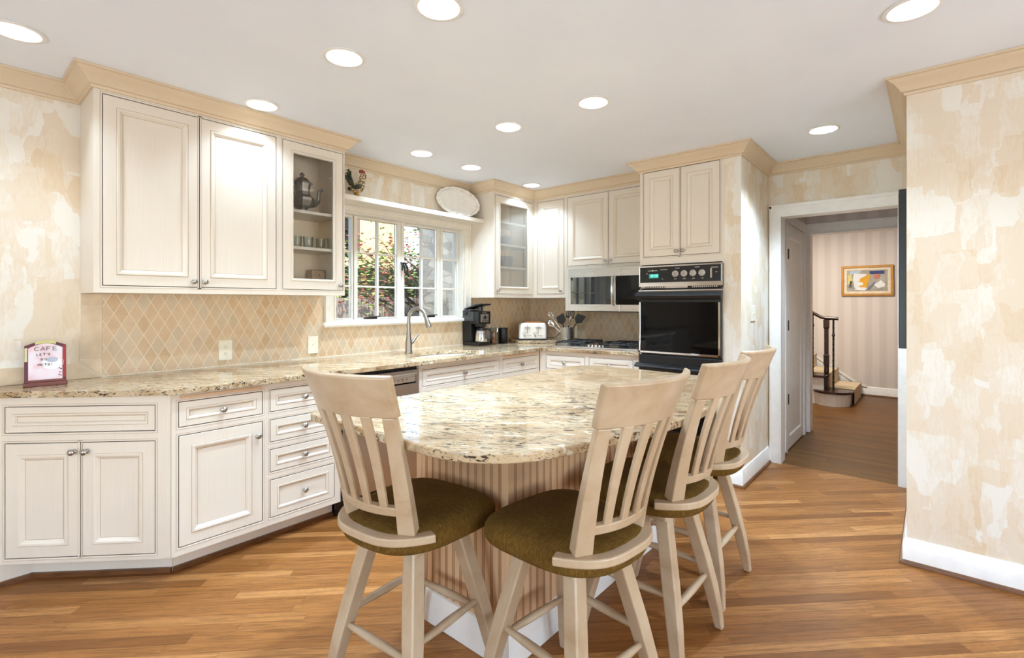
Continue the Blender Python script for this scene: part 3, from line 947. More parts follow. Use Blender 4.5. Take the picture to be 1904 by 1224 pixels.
m = MB(); m.box(.21, DW - .03, -.024, -.018, .828, .836); m.box(.23, .285, -.0192, -.018, .843, .847); m.build('door_lip', 'chrome', d)
m = MB(); m.box(0, DW, .06, .08, 0, .098); m.build('kick_plate', 'black', t)

# gas cooktop
t = thing('gas_cooktop', 'stainless gas cooktop with black grates set in the counter by the oven', 'cooktop', (3.692, 2.665, .914), TB)
CW, CD = .80, .50
m = MB(); m.box(0, CW, 0, CD, .0005, .010); m.box(.012, CW - .012, .012, CD - .012, .010, .012)
m.build('top', 'steel', t, bevel=.003)
for bx, by in ((.17, .14), (.17, .36), (.63, .14), (.63, .36), (.40, .27)):
    m = MB(); m.lathe([(.05, .012), (.048, .018), (.034, .020), (.034, .028), (.03, .031), (.002, .032)], (bx, by, 0), 20)
    m.build('burner', 'iron', t, smooth=40)
for gx, gw, cs in ((.03, .28, ((.17, .14), (.17, .36))), (.49, .28, ((.63, .14), (.63, .36)))):
    m = MB()
    z = .043
    for y in (.03, .25, .47):
        m.tube([(gx, y, z), (gx + gw, y, z)], .006, 6)
    for x in (gx, gx + gw):
        m.tube([(x, .03, .013), (x, .035, z), (x, .465, z), (x, .47, .013)], .006, 6)
    for cx, cy in cs:
        for a in range(8):
            ca, sa = math.cos(a * math.pi / 4), math.sin(a * math.pi / 4)
            m.tube([(cx + .028 * ca, cy + .028 * sa, z + .004), (cx + .105 * ca, cy + .10 * sa, z + .002)], .005, 6)
    m.build('grate', 'iron', t, smooth=50)
m = MB(); z = .043
for a in range(4):
    ca, sa = math.cos(a * math.pi / 2 + .78), math.sin(a * math.pi / 2 + .78)
    m.tube([(.40 + .025 * ca, .27 + .025 * sa, z), (.40 + .10 * ca, .27 + .10 * sa, z), (.40 + .105 * ca, .27 + .105 * sa, .013)], .006, 6)
m.build('grate', 'iron', t, smooth=50)
for kx in (.33, .365, .40, .435, .47):
    m = MB(); m.lathe([(.016, .012), (.015, .03), (.003, .032)], (kx, .07, 0), 14); m.build('knob', 'pewter', t, smooth=40)

# ------------------------------------------------------------------ island
IX0, IX1, IY0, IY1 = 1.338, 2.66, 1.160, 1.675
t = thing('kitchen_island', 'cream beadboard island base standing under the big granite top', 'island', (0, 0, 0))
m = MB(); m.box(IX0 + .012, IX1 - .012, IY0 + .012, IY1 - .012, .001, .883, 0)
def beads(mb, axis, at, a0, a1, z0, z1, sgn, step=.043):
    # beadboard face as one profiled strip
    n = max(1, round((a1 - a0) / step)); st = (a1 - a0) / n
    pr = []
    for i in range(n):
        s = a0 + i * st
        for q, dpt in ((0, .0), (.10, .0), (.16, .004), (.22, .001), (.30, .001), (.36, .004), (.42, 0), (.90, 0)):
            pr.append((s + q * st, dpt))
    pr.append((a1, 0))
    vs = [((at - sgn * d, a, z) if axis == 'x' else (a, at - sgn * d, z)) for z in (z0, z1) for a, d in pr]
    k = len(pr)
    mi = []
    for i in range(k - 1):
        dp = pr[i][1] + pr[i + 1][1]
        mb.add([vs[i], vs[i + 1], vs[i + 1 + k], vs[i + k]], [(0, 1, 2, 3)], 1 if dp in (.004, .005) else 0)
beads(m, 'x', IX0, IY0 + .03, IY1 - .03, .125, .883, -1)
beads(m, 'y', IY0, IX0 + .03, IX1 - .03, .125, .883, -1)
beads(m, 'x', IX1, IY0 + .03, IY1 - .03, .125, .883, 1)
beads(m, 'y', IY1, IX0 + .03, IX1 - .03, .125, .883, 1)
for x in (IX0 - .002, IX1 - .03):
    for y in (IY0 - .002, IY1 - .03):
        m.box(x, x + .032, y, y + .032, .125, .883)
m.build('beadboard', ['bead', plain('bead_glaze', (176, 136, 98), .5)], t)
m = MB(); m.sweep([(IX1, IY1), (IX1, IY0), (IX0, IY0), (IX0, IY1), (IX1 - .001, IY1)], [(0, .001), (-.018, .001), (-.018, .10), (-.008, .125), (0, .128)])
m.build('plinth', 'trim', t, smooth=35)
def arc(p, q, r, n):   # quadratic corner
    return [((1 - s) ** 2 * p[0] + 2 * s * (1 - s) * q[0] + s * s * r[0], (1 - s) ** 2 * p[1] + 2 * s * (1 - s) * q[1] + s * s * r[1]) for s in [i / n for i in range(n + 1)]]
pl = [(.893, 1.715)] + arc((.900, 1.12), (.902, .860), (1.15, .787), 14)
pl += [(1.24, .757), (1.40, .712), (1.55, .681), (1.71, .662), (1.85, .655), (1.99, .660), (2.15, .676), (2.30, .700)]
pl += arc((2.46, .742), (2.72, .81), (2.775, 1.0), 8) + [(2.795, 1.38)] + arc((2.79, 1.58), (2.78, 1.762), (2.62, 1.763), 8) + arc((.96, 1.763), (.895, 1.763), (.893, 1.73), 4)
m = MB(); m.prism(pl, .8845, .914)
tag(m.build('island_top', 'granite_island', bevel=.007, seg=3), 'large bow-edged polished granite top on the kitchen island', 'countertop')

# ------------------------------------------------------------------ bar stools
def back_pt(u, z, off=0.0):
    k = (z - .61) / (1.112 - .61)
    w = .172 + .012 * k + .030 * k * k
    y = -.165 - .075 * k - .062 * k * k
    bow = (.050 + .016 * max(0, k)) * (1 - u * u)
    return (u * w, y - bow - off, z)
def back_n(z):   # towards the sitter, square to the raked back
    k = (z - .61) / (1.112 - .61)
    s = (.075 + .124 * k) / .502
    return Vector((0, 1, s)).normalized()
def slab_uz(mb, us, zs, th):
    # curved slab between parameter curves, thickness th towards the sitter
    for sgn in (0,):
        nu, nz = len(us), len(zs)
        A = [[back_pt(u, z, 0) for u in us] for z in zs]
        B = [[tuple(Vector(back_pt(u, z)) + back_n(z) * th) for u in us] for z in zs]
        vs = [p for r in A for p in r] + [p for r in B for p in r]
        N = nu * nz
        fs = []
        for i in range(nz - 1):
            for j in range(nu - 1):
                a = i * nu + j
                fs.append((a, a + 1, a + nu + 1, a + nu)); fs.append((N + a, N + a + nu, N + a + nu + 1, N + a + 1))
        for j in range(nu - 1):
            fs.append((j, N + j, N + j + 1, j + 1)); a = (nz - 1) * nu + j; fs.append((a, a + 1, N + a + 1, N + a))
        for i in range(nz - 1):
            a = i * nu; fs.append((a, a + nu, N + a + nu, N + a)); a = i * nu + nu - 1; fs.append((a, N + a, N + a + nu, a + nu))
        mb.add(vs, fs)
def stick(mb, u0, u1, z0, z1, w0, w1, th):
    loops = []
    for i in range(9):
        s = i / 8; z = z0 + (z1 - z0) * s; u = u0 + (u1 - u0) * s; w = w0 + (w1 - w0) * s
        x, y, _ = back_pt(u, z)
        du = .001; x2, y2, _ = back_pt(u + .01, z); d = Vector((x2 - x, y2 - y, 0)).normalized(); n = Vector((-d.y, d.x, 0))
        c = Vector((x, y, z)) + n * (th / 2)
        tt = th * (1.35 - .45 * s) if th > .02 else th
        c = Vector((x, y, z)) + n * (tt / 2)
        loops.append([tuple(c + d * (w / 2) * a + n * (tt / 2) * b) for a, b in ((-1, -1), (1, -1), (1, 1), (-1, 1))])
    mb.loft(loops)
def make_stool():
    t = thing('bar_stool', '', 'bar stool', (0, 0, 0), 0, 'whitewashed swivel stools around the island')
    # cushion
    def outline(k, z):
        pts = []
        n = 44
        for j in range(n):
            a = 2 * math.pi * j / n
            c, s_ = math.cos(a), math.sin(a)
            e = .56
            x = math.copysign(abs(c) ** e, c); y = math.copysign(abs(s_) ** e, s_)
            hw = .222 + .020 * y
            yy = y * .222 + .020 - (.030 * (1 - x * x) if y < 0 else 0)
            pts.append((x * hw * k, (yy - .02) * k + .02, z))
        return pts
    m = MB()
    m.loft([outline(k, z) for k, z in ((.90, .553), (.975, .556), (.995, .566), (1.0, .580), (.995, .594), (.97, .606), (.90, .618), (.75, .628), (.5, .635), (.2, .638), (.02, .6385))])
    m.build('seat', 'fabric', t, smooth=60)
    m = MB(); m.box(-.135, .135, -.125, .145, .515, .5525); m.build('swivel_block', 'white_wood', t, bevel=.006)
    # curved rear plate on the seat
    o, i_ = [], []
    N = 24
    for j in range(N + 1):
        u = -1 + 2 * j / N
        o.append((u * .219 * (1 - .0 * u), -.118 - .128 * (1 - abs(u) ** 3.2)))
        i_.append((u * .168, -.096 - .050 * (1 - abs(u) ** 2.2)))
    m = MB(); m.prism(o + i_[::-1], .588, .614); m.build('seat_rail', 'white_wood', t, bevel=.005)
    m = MB(); slab_uz(m, [-1 + i / 10 for i in range(21)], [.988, 1.03, 1.075, 1.105, 1.112], .021); m.build('crest_rail', 'white_wood', t, smooth=50, bevel=.005)
    for s in (-1, 1):
        m = MB(); stick(m, .87 * s, .895 * s, .613, .990, .056, .040, .034); m.build('stile', 'white_wood', t, bevel=.004)
    m = MB(); slab_uz(m, [-.82 + .082 * i for i in range(21)], [.672, .700], .022); m.build('lower_rail', 'white_wood', t, smooth=50, bevel=.003)
    for u in (-.56, -.19, .19, .56):
        m = MB(); stick(m, u * .95, u, .698, .992, .026, .034, .013); m.build('slat', 'white_wood', t, bevel=.003)
    def leg(sx, sy):
        m = MB(); loops = []
        for z, r, w in ((.552, .098, .050), (.44, .122, .051), (.30, .152, .051), (.18, .176, .047), (.08, .193, .040), (.0, .203, .030)):
            h = w / 2
            loops.append([(sx * r + a * h, sy * r + b * h, z) for a, b in ((-1, -1), (1, -1), (1, 1), (-1, 1))])
        m.loft(loops)
        return m
    for sx in (-1, 1):
        for sy in (-1, 1):
            leg(sx, sy).build('leg', 'white_wood', t, bevel=.005)
    def rung(p, q):
        m = MB(); p, q = Vector(p), Vector(q)
        m.tube([p.lerp(q, s) for s in (0, .15, .35, .5, .65, .85, 1)], [.008, .011, .0135, .0145, .0135, .011, .008], 12)
        m.build('stretcher', 'white_wood', t, smooth=60)
    for s in (-1, 1):
        rung((-.16, s * .166, .225), (.16, s * .166, .225)); rung((s * .158, -.158, .265), (s * .158, .158, .265))
    return t
st = make_stool()
SPOTS = [
    (1.089, 1.374, -1.492, 'whitewashed bar stool at the left end of the island, turned sideways'),
    (1.340, .893, -.122, 'whitewashed bar stool in the middle foreground at the rounded island corner'),
    (1.866, .861, -.013, 'whitewashed bar stool second from the far end on the bowed island side'),
    (2.391, .891, .005, 'farthest whitewashed bar stool, nearest the hall doorway'),
]
for i, (x, y, a, lab) in enumerate(SPOTS):
    o = st if i == 0 else copy_tree(st)
    o.location = (x, y, 0)
    o.rotation_euler = (0, 0, a)
    o['label'] = lab

# ------------------------------------------------------------------ things on the counter
Z0 = .9145
# faucet
t = thing('faucet', 'brushed pull-down gooseneck faucet beside the oval sink', 'faucet', (2.472, 3.205, Z0), R(-78))
m = MB(); m.lathe([(.031, 0), (.031, .004), (.027, .02), (.026, .09), (.020, .13), (.016, .17)], n=20); m.build('body', 'nickel', t, smooth=50)
pts = [(0, 0, .165), (.0, 0, .265)] + [(.088 - .088 * math.cos(a), 0, .272 + .088 * math.sin(a)) for a in [R(15 * i) for i in range(1, 12)]]
m = MB(); m.tube(pts, .0145, 14); m.build('spout', 'nickel', t, smooth=60)
e, f = Vector(pts[-1]), Vector(pts[-1]) - Vector(pts[-2]); f.normalize()
m = MB(); m.tube([e, e + f * .03, e + f * .075, e + f * .09], [.0155, .018, .022, .021], 16); m.build('spray_head', 'nickel', t, smooth=50)
m = MB(); m.tube([(.0, .01, .07), (-.004, .05, .085), (-.006, .10, .125), (-.006, .125, .145)], [.014, .013, .010, .008], 12); m.build('handle', 'nickel', t, smooth=60)

# coffee maker, faces the room (-y)
t = thing('coffee_maker', 'black drip coffee maker with raised lid and steel carafe', 'coffee maker', (3.285, 3.215, Z0), 0)
m = MB(); m.box(0, .165, 0, .215, 0, .035); m.build('base', 'black', t, bevel=.008)
m = MB(); m.box(0, .165, .105, .215, .0352, .335); m.build('column', 'black', t, bevel=.006)
m = MB(); m.box(0, .165, 0.0, .105, .205, .325); m.lathe([(.05, .175), (.062, .2052)], (.083, .058, 0), 24); h = m.build('brew_head', 'black', t, bevel=.005)
m = MB(); m.box(-.002, .0, .07, .21, .232, .322); m.build('water_window', 'smokeglass', t)
m = MB(); m.box(.03, .135, -.004, .0005, .222, .298); p = m.build('control_plate', 'steel', t, bevel=.006)
m = MB(); m.lathe([(.020, 0), (.018, .003)], n=20, M=Matrix.Translation((.083, -.004, .268)) @ Matrix.Rotation(R(90), 4, 'X'))
for i in range(4):
    m.box(.045 + i * .022, .057 + i * .022, -.0055, -.0035, .232, .238)
m.build('buttons', 'black', p)
m = MB(); m.box(.05, .115, -.003, .0, .306, .313); m.build('emblem', 'steel', h)
m = MB(); m.loft([[(x, y, z) for y, z in ((.21, .338), (.20, .352), (.05, .392), (-.01, .398), (-.015, .385), (.05, .374))] for x in (.008, .157)]); m.lathe([(.028, .325), (.026, .372)], (.083, .06, 0), 16)
m.build('lid', 'black', t, bevel=.004)
m = MB(); m.lathe([(.060, .037), (.062, .045), (.056, .12), (.050, .142)], (.083, .048, 0), 28); c = m.build('carafe', 'chrome', t, smooth=40)
m = MB(); m.lathe([(.050, .142), (.048, .155), (.038, .170), (.01, .174)], (.083, .048, 0), 24); m.build('carafe_lid', 'black', c, smooth=40)
m = MB(); m.tube([(.12, .03, .155), (.150, .0, .15), (.165, -.012, .11), (.155, -.006, .06), (.128, .02, .052)], [.010, .012, .012, .011, .008], 10); m.build('carafe_handle', 'black', c, smooth=60)

# jar with brown contents, black canister
t = thing('storage_jar', 'clip-top glass jar of brown contents beside the coffee maker', 'jar', (3.555, 3.275, Z0))
m = MB(); m.lathe([(.036, 0), (.038, .004), (.038, .150), (.034, .158), (.034, .160), (.0335, .158), (.036, .149), (.036, .006), (.002, .005)], n=28, caps=False); m.build('jar_body', 'tumbler', t, smooth=50)
m = MB(); m.lathe([(.033, .0065), (.0352, .008), (.0352, .120), (.002, .124)], n=24); o = m.build('contents', plain('brown_coffee', (168, 96, 52), 0.8, var=.15, scale=180), t, smooth=40)
m = MB(); m.lathe([(.036, .161), (.038, .165), (.037, .178), (.02, .182), (.002, .182)], n=28); m.build('lid', 'tumbler', t, smooth=40)
m = MB(); m.tube([(.010, -.038, .12), (.016, -.041, .15), (.014, -.041, .175)], .003, 6); m.tube([(.0, -.038, .155), (.02, -.038, .155)], .003, 6); m.build('clip', 'chrome', t, smooth=50)
t = thing('canister', 'matte black cylindrical canister right of the jar', 'canister', (3.715, 3.290, Z0))
m = MB(); m.lathe([(.046, 0), (.048, .003), (.048, .138), (.046, .140)], n=32); m.build('body', 'black', t, smooth=40)
m = MB(); m.lathe([(.049, .1405), (.049, .150), (.045, .155), (.002, .156)], n=32); m.build('lid', 'black', t, smooth=40)

# toaster
t = thing('toaster', 'white four-slot toaster on the raised granite slab in the corner', 'toaster', (4.020, 3.155, .9425), R(-49))
TW, TD, TH = .285, .225, .172
def rrect(w, d, r, n=5):
    return [(sx * (w / 2 - r) + r * math.cos(a), sy * (d / 2 - r) + r * math.sin(a)) for sx, sy, q in ((1, 1, 0), (-1, 1, 1), (-1, -1, 2), (1, -1, 3)) for a in [math.pi / 2 * (q + i / n) for i in range(n + 1)]]
m = MB(); m.prism(rrect(TW + .012, TD + .012, .02), 0, .014); m.build('base', 'black', t, bevel=.004)
m = MB(); m.loft([[(x, y, z) for x, y in rrect(TW - i, TD - i, .03)] for i, z in ((0, .0145), (0, .12), (.006, .145), (.022, .162), (.05, TH))]); m.build('body', 'ceramic', t, smooth=45)
m = MB(); m.box(-.075, .085, -.075, .075, TH + .0005, TH + .010); m.build('slot_cover', plain('copper_tray', (206, 130, 76), .35), t, bevel=.004)
for x in (-.055, .055):
    m = MB(); m.box(x - .003, x + .003, -TD / 2 - .0015, -TD / 2 + .002, .068, .148); m.build('lever_track', 'pewter', t)
    m = MB(); m.box(x - .030, x + .030, -TD / 2 - .018, -TD / 2 - .001, .124, .131); m.build('lever', 'chrome', t, bevel=.002)
    m = MB(); m.lathe([(.012, 0), (.011, .010), (.002, .011)], n=16, M=Matrix.Translation((x - .028, -TD / 2, .044)) @ Matrix.Rotation(R(90), 4, 'X')); m.build('dial', 'pewter', t, smooth=40)
    m = MB(); m.tube([(x - .052, -TD / 2 - .001, .068), (x - .045, -TD / 2 - .001, .075), (x - .01, -TD / 2 - .001, .075), (x - .004, -TD / 2 - .001, .066), (x - .012, -TD / 2 - .001, .061), (x - .045, -TD / 2 - .001, .061), (x - .052, -TD / 2 - .001, .068)], .0012, 5)
    for k in range(3):
        m.lathe([(.005, 0), (.004, .003)], n=10, M=Matrix.Translation((x + .002 + k * .016, -TD / 2, .044)) @ Matrix.Rotation(R(90), 4, 'X'))
    m.build('buttons', 'pewter', t)
m = MB(); m.tube([(.145, .02, .02), (.18, .0, .012), (.24, .0, .02), (.30, .03, .07)], .003, 6); m.build('power_cord', 'black', t)

# utensil crock
t = thing('utensil_crock', 'ribbed stainless crock holding kitchen utensils left of the cooktop', 'crock', (4.055, 2.745, Z0))
m = MB(); m.lathe([(.070, 0), (.072, .003), (.072, .162), (.074, .166), (.071, .166), (.069, .162), (.069, .006), (.002, .005)], n=36, caps=False); m.build('body', 'steel', t, smooth=40)
def utensil(name, lab, base, top, head, mat, hm=None):
    t = thing(name, lab, 'utensil', (4.055, 2.745, Z0), 0)
    m = MB(); m.tube([base, Vector(base).lerp(Vector(top), .5), top], [.005, .006, .005], 8); m.build('handle', mat, t, smooth=60)
    dz = (Vector(top) - Vector(base)).normalized()
    dy = dz.cross(Vector((.65, -.76, 0))).normalized()
    dx = dy.cross(dz)
    M = Matrix.Translation(top) @ Matrix((dx, dy, dz)).transposed().to_4x4()
    m = MB(); head(m, M); m.build('head', hm or mat, t, smooth=40)
    return t
def spoon(m, M):
    m.loft([[(r * math.cos(a) * 1.0, .012 * (1 - z / .08) * 0 + r * math.sin(a) * .22, z) for a in [2 * math.pi * j / 14 for j in range(14)]] for r, z in ((.006, -.005), (.022, .015), (.030, .035), (.028, .055), (.014, .070), (.003, .074))], 0, True, True, M)
def turner(m, M):
    m.box(-.006, .006, -.003, .003, -.01, .02, 0, M)
    for i in range(5):
        m.box(-.040 + i * .018, -.032 + i * .018, -.002, .002, .015, .085, 0, M)
    m.box(-.040, .040, -.002, .002, .075, .095, 0, M); m.box(-.040, .040, -.002, .002, .010, .028, 0, M)
def blade(m, M):
    m.loft([[(x, -.003, z) for x, z in ((-.010, -.01), (.010, -.01), (.042, .02), (.042, .095), (-.042, .075), (-.042, .02))], [(x, .003, z) for x, z in ((-.010, -.01), (.010, -.01), (.042, .02), (.042, .095), (-.042, .075), (-.042, .02))]], 0, True, True, M)
def whisk(m, M):
    for a in range(6):
        c, s_ = math.cos(a * math.pi / 6), math.sin(a * math.pi / 6)
        m.tube([(r * c, r * s_, z) for r, z in ((.003, 0), (.020, .03), (.027, .06), (.018, .085), (0, .094), (-.018, .085), (-.027, .06), (-.020, .03), (-.003, 0))], .0014, 5, 0, M)
def tong(m, M):
    m.loft([[(x * (.8 + z * 4), y, z) for x, y in ((-.012, -.004), (.012, -.004), (.012, .004), (-.012, .004))] for z in (-.12, -.05, .0, .03)], 0, True, True, M)
utensil('whisk', 'metal whisk leaning out of the crock to the left', (.02, -.02, .012), (-.085, .095, .235), whisk, 'chrome')
utensil('serving_spoon', 'low steel spoon at the left side of the crock', (.03, -.03, .012), (-.085, .10, .175), spoon, 'chrome')
utensil('slotted_turner', 'black slotted turner, tallest utensil in the crock', (.0, .01, .012), (.03, -.01, .245), turner, 'black')
utensil('spatula', 'wide black spatula leaning right out of the crock', (-.02, .03, .012), (.05, -.085, .215), blade, 'black')
utensil('black_spoon', 'black ladle spoon standing at the front of the crock', (.02, -.01, .012), (-.035, .03, .205), blade, 'black')
utensil('tongs', 'polished steel tongs at the front right of the crock', (.01, .03, .012), (-.02, -.05, .25), tong, 'chrome')

# cafe sign
t = thing('cafe_sign', 'small framed cafe sign with handwritten lines leaning on the left counter', 'sign', (.348, 3.300, Z0), R(-6))
tilt = Matrix.Rotation(R(-7), 4, 'X')
SW, SH = .150, .215
def arch(x):   # wavy top
    u = x / (SW / 2)
    return SH - .018 + .022 * math.cos(u * math.pi / 2) + .006 * math.cos(u * math.pi * 1.5) * 0
top = [(-SW / 2 + SW * i / 16) for i in range(17)]
poly = [(-SW / 2, .012), (SW / 2, .012)] + [(x, arch(x)) for x in top[::-1]]
m = MB(); m.loft([[(x, 0, z) for x, z in poly], [(x, .012, z) for x, z in poly]], 0, True, True, tilt); m.build('back_board', plain('plum_frame', (92, 40, 52), .5), t)
m = MB(); q = [(-SW / 2 + .014, .03), (SW / 2 - .014, .03)] + [(x * .82, arch(x) - .012) for x in top[::-1]]
m.loft([[(x, -.0012, z) for x, z in q], [(x, .001, z) for x, z in q]], 0, True, True, tilt)
pt = NT('pink_sign_paint', (232, 208, 212), .5); pt.base(pt.ramp(pt.noise(pt.obj(), 14, 2), [(.35, (226, 190, 196)), (.5, (232, 214, 220)), (.65, (224, 222, 228))]))
face = m.build('face', pt.m, t)
m = MB(); m.box(-SW / 2 - .004, SW / 2 + .004, -.016, .014, .0, .020); m.box(-SW / 2 + .004, SW / 2 - .002, -.012, .0, .020, .030); m.build('ledge', plain('red_brown_ledge', (110, 52, 44), .4), t, bevel=.002)
m = MB(); m.box(SW / 2 - .013, SW / 2 - .001, -.0035, .0, .035, SH - .022, 0, tilt); m.build('red_side', plain('red_strip', (158, 36, 40), .5), t)
m = MB(); m.box(-SW / 2 + .001, -SW / 2 + .011, -.0035, .0, .12, SH - .028, 0, tilt); m.build('yellow_side', plain('yellow_strip', (214, 204, 160), .5), t)
m = MB(); m.loft([[(x, y, arch(x) + dz) for y, dz in ((-.004, -.011), (-.004, .002), (.0, .002), (.0, -.011))] for x in top[4:13]], 0, True, True, tilt); m.build('top_band', plain('yellow_green_band', (206, 200, 130), .5), t)
GL = {'C': [[(1, .8), (.6, 1), (.15, .8), (0, .45), (.2, .1), (.6, 0), (1, .2)]], 'A': [[(0, 0), (.5, 1), (1, 0)], [(.2, .38), (.8, .38)]], 'F': [[(0, 0), (0, 1), (.9, 1)], [(0, .52), (.7, .52)]],
      'E': [[(.9, 1), (0, 1), (0, 0), (.9, 0)], [(0, .52), (.7, .52)]], 'L': [[(0, 1), (0, 0), (.8, 0)]], 'T': [[(0, 1), (1, 1)], [(.5, 1), (.5, 0)]], 'S': [[(.9, .9), (.5, 1), (.1, .8), (.3, .55), (.8, .4), (.85, .15), (.4, 0), (0, .15)]],
      'G': [[(.9, .85), (.5, 1), (.1, .7), (.1, .25), (.5, 0), (.9, .2), (.9, .45), (.5, .45)]], 'O': [[(.5, 1), (.1, .75), (.1, .25), (.5, 0), (.9, .25), (.9, .75), (.5, 1)]], 'M': [[(0, 0), (.15, 1), (.5, .35), (.85, 1), (1, 0)]],
      '!': [[(.3, 1), (.25, .35)], [(.22, .12), (.22, .02)]], "'": [[(.3, 1), (.2, .75)]], 'N': [[(0, 0), (0, 1), (.9, 0), (.9, 1)]]}
def write(mb, text, x, z, h, w, gap, r, y, M=None):
    for ch in text:
        for st_ in GL.get(ch, []):
            mb.tube([(x + a * w, y, z + b * h) for a, b in st_], r, 5, 0, M, .5)
        x += (w if ch not in "'!" else w * .4) + gap
ink = plain('black_ink', (36, 32, 34), .6)
m = MB()
write(m, 'CAFE', -.040, .172, .019, .016, .006, .0019, -.0027, tilt)
write(m, "LET'S", -.032, .148, .011, .008, .0035, .0016, -.0027, tilt)
write(m, 'GO', -.018, .124, .010, .009, .005, .0016, -.0027, tilt)
write(m, 'METS!', -.028, .098, .010, .0085, .0035, .0016, -.0027, tilt)
m.build('handwriting', ink, face)
m = MB()
m.loft([[(.022 + .038 * math.cos(a), y, .108 + .030 * math.sin(a)) for a in [2 * math.pi * j / 24 for j in range(24)]] for y in (-.0016, -.0004)], 0, True, True, tilt)
m.tube([(.055, -.0018, .125), (.066, -.0018, .12), (.064, -.0018, .10), (.050, -.0018, .092)], .003, 6, 0, tilt, .4)
m.build('painted_cup', plain('white_cup_paint', (240, 238, 240), .5), face)
m = MB(); m.loft([[(.024 + .022 * math.cos(a), y, .126 + .013 * math.sin(a)) for a in [2 * math.pi * j / 20 for j in range(20)]] for y in (-.0020, -.0017)], 0, True, True, tilt); m.build('painted_coffee', plain('grey_coffee_paint', (178, 182, 196), .5), face)
m = MB()
for x, z in ((.050, .082), (.056, .078), (.052, .062), (.049, .050), (.055, .046)):
    m.loft([[(x + .0035 * math.cos(a), y, z + .0024 * math.sin(a)) for a in [2 * math.pi * j / 10 for j in range(10)]] for y in (-.0022, -.0004)], 0, True, True, tilt)
m.build('painted_beans', plain('bean_paint', (84, 40, 44), .5), face)
m = MB()
for k, (cx, cz) in enumerate(((-.050, .075), (-.048, .055), (-.040, .042))):
    m.tube([(cx + .008 * math.cos(a) * (1 - a / 9), -.0016, cz + .008 * math.sin(a) * (1 - a / 9)) for a in [.5 * j for j in range(13)]], .001, 5, 0, tilt, .5)
m.build('painted_swirls', plain('white_swirl_paint', (244, 240, 242), .5), face)

# ------------------------------------------------------------------ outlets and switches
def wall_plate(lab, loc, rz, kind, w=.075, h=.122):
    t = thing('outlet' if kind == 'outlet' else 'light_switch', lab, 'outlet' if kind == 'outlet' else 'switch', loc, rz)
    m = MB(); m.box(-w / 2, w / 2, -.006, -.0005, -h / 2, h / 2); m.build('cover_plate', 'plate', t, bevel=.003)
    if kind == 'outlet':
        for dz in (-.021, .021):
            m = MB(); m.lathe([(.017, 0), (.0165, .002)], n=20, M=Matrix.Translation((0, -.006, dz)) @ Matrix.Rotation(R(90), 4, 'X')); s = m.build('socket', 'plate', t)
            m = MB(); m.box(-.008, -.006, -.0088, -.0078, dz - .002, dz + .007); m.box(.005, .007, -.0088, -.0078, dz - .002, dz + .006); m.lathe([(.0025, 0), (.0025, .0008)], n=8, M=Matrix.Translation((-.0005, -.008, dz - .009)) @ Matrix.Rotation(R(90), 4, 'X')); m.build('slots', 'dark', s)
    else:
        for dx in ((0,) if w < .09 else (-.023, .023)):
            m = MB(); m.box(dx - .005, dx + .005, -.0075, -.0055, -.012, .012); m.box(dx - .0035, dx + .0035, -.016, -.006, .0, .008); m.build('toggle', 'plate' if kind != 'dark' else 'dark', t)
    return t
wall_plate('ivory double socket on the diamond backsplash under the left upper cabinets', (1.203, YW - .0085, 1.017), 0, 'outlet', .08, .128)
wall_plate('ivory single switch on the diamond backsplash left of the window sill', (1.788, YW - .0085, 1.012), 0, 'switch', .078, .126)
wall_plate('ivory socket on the backsplash half hidden behind the utensil crock', (XB - .0095, 2.845, 1.02), Bz, 'outlet', .075, .125)
wall_plate('ivory double switch plate on the side wall next to the oven', (4.03, YO, 1.24), 0, 'switch', .115, .120)

# ------------------------------------------------------------------ shelf decor
# rooster
t = thing('rooster_figurine', 'painted ceramic rooster standing on the left end of the window shelf', 'figurine', (2.085, 3.345, SHZ), 0)
feath = NT('rooster_feathers', (200, 170, 120), .35)
v = feath.n('TexVoronoi', 0, {'feature': 'DISTANCE_TO_EDGE'}, Vector=feath.map(feath.obj(), (46, 46, 58)), Scale=1.0)
feath.base(feath.mix(feath.bw(v, .05, .16), lin((104, 66, 34)), lin((236, 218, 172))))
darkf = NT('rooster_dark_feathers', (50, 56, 40), .35)
darkf.base(darkf.ramp(darkf.noise(darkf.map(darkf.obj(), (30, 30, 60)), 1, 3), [(.35, (44, 30, 20)), (.5, (38, 62, 52)), (.62, (96, 92, 60)), (.75, (120, 60, 30))]))
m = MB()
m.tube([(-.052, 0, .085), (-.030, 0, .082), (.0, 0, .080), (.026, 0, .088), (.046, 0, .115), (.050, 0, .150), (.054, 0, .185), (.058, 0, .200), (.060, 0, .207)], [.006, .030, .040, .042, .033, .024, .020, .014, .003], 16)
m.build('body', feath.m, t, smooth=70)
m = MB()
for k, (dx, dz) in enumerate(((-.055, .135), (-.075, .125), (-.088, .105), (-.092, .08), (-.066, .15))):
    m.tube([(-.030, (k % 3 - 1) * .012, .085), (-.05 + dx * .2, (k % 3 - 1) * .014, .10 + dz * .4), (dx, (k % 3 - 1) * .010, .06 + dz), (dx - .03, 0, .045 + dz)], [.014, .016, .012, .003], 8, 0, None, .6)
m.build('tail', darkf.m, t, smooth=60)
for s in (-1, 1):
    m = MB(); m.tube([(.020, s * .036, .10), (.0, s * .042, .088), (-.035, s * .036, .075), (-.055, s * .028, .07)], [.012, .024, .018, .004], 10, 0, None, .9); m.build('wing', darkf.m, t, smooth=60)
red = plain('rooster_red', (150, 40, 32), .35)
m = MB()
cp = [(.030, .200), (.026, .212), (.030, .228), (.036, .220), (.040, .232), (.047, .223), (.054, .234), (.060, .222), (.068, .228), (.071, .216), (.078, .214), (.074, .200), (.062, .196), (.050, .207), (.040, .203)]
m.loft([[(x, y, z) for x, z in cp] for y in (-.006, .006)]); m.build('comb', red, t, bevel=.002)
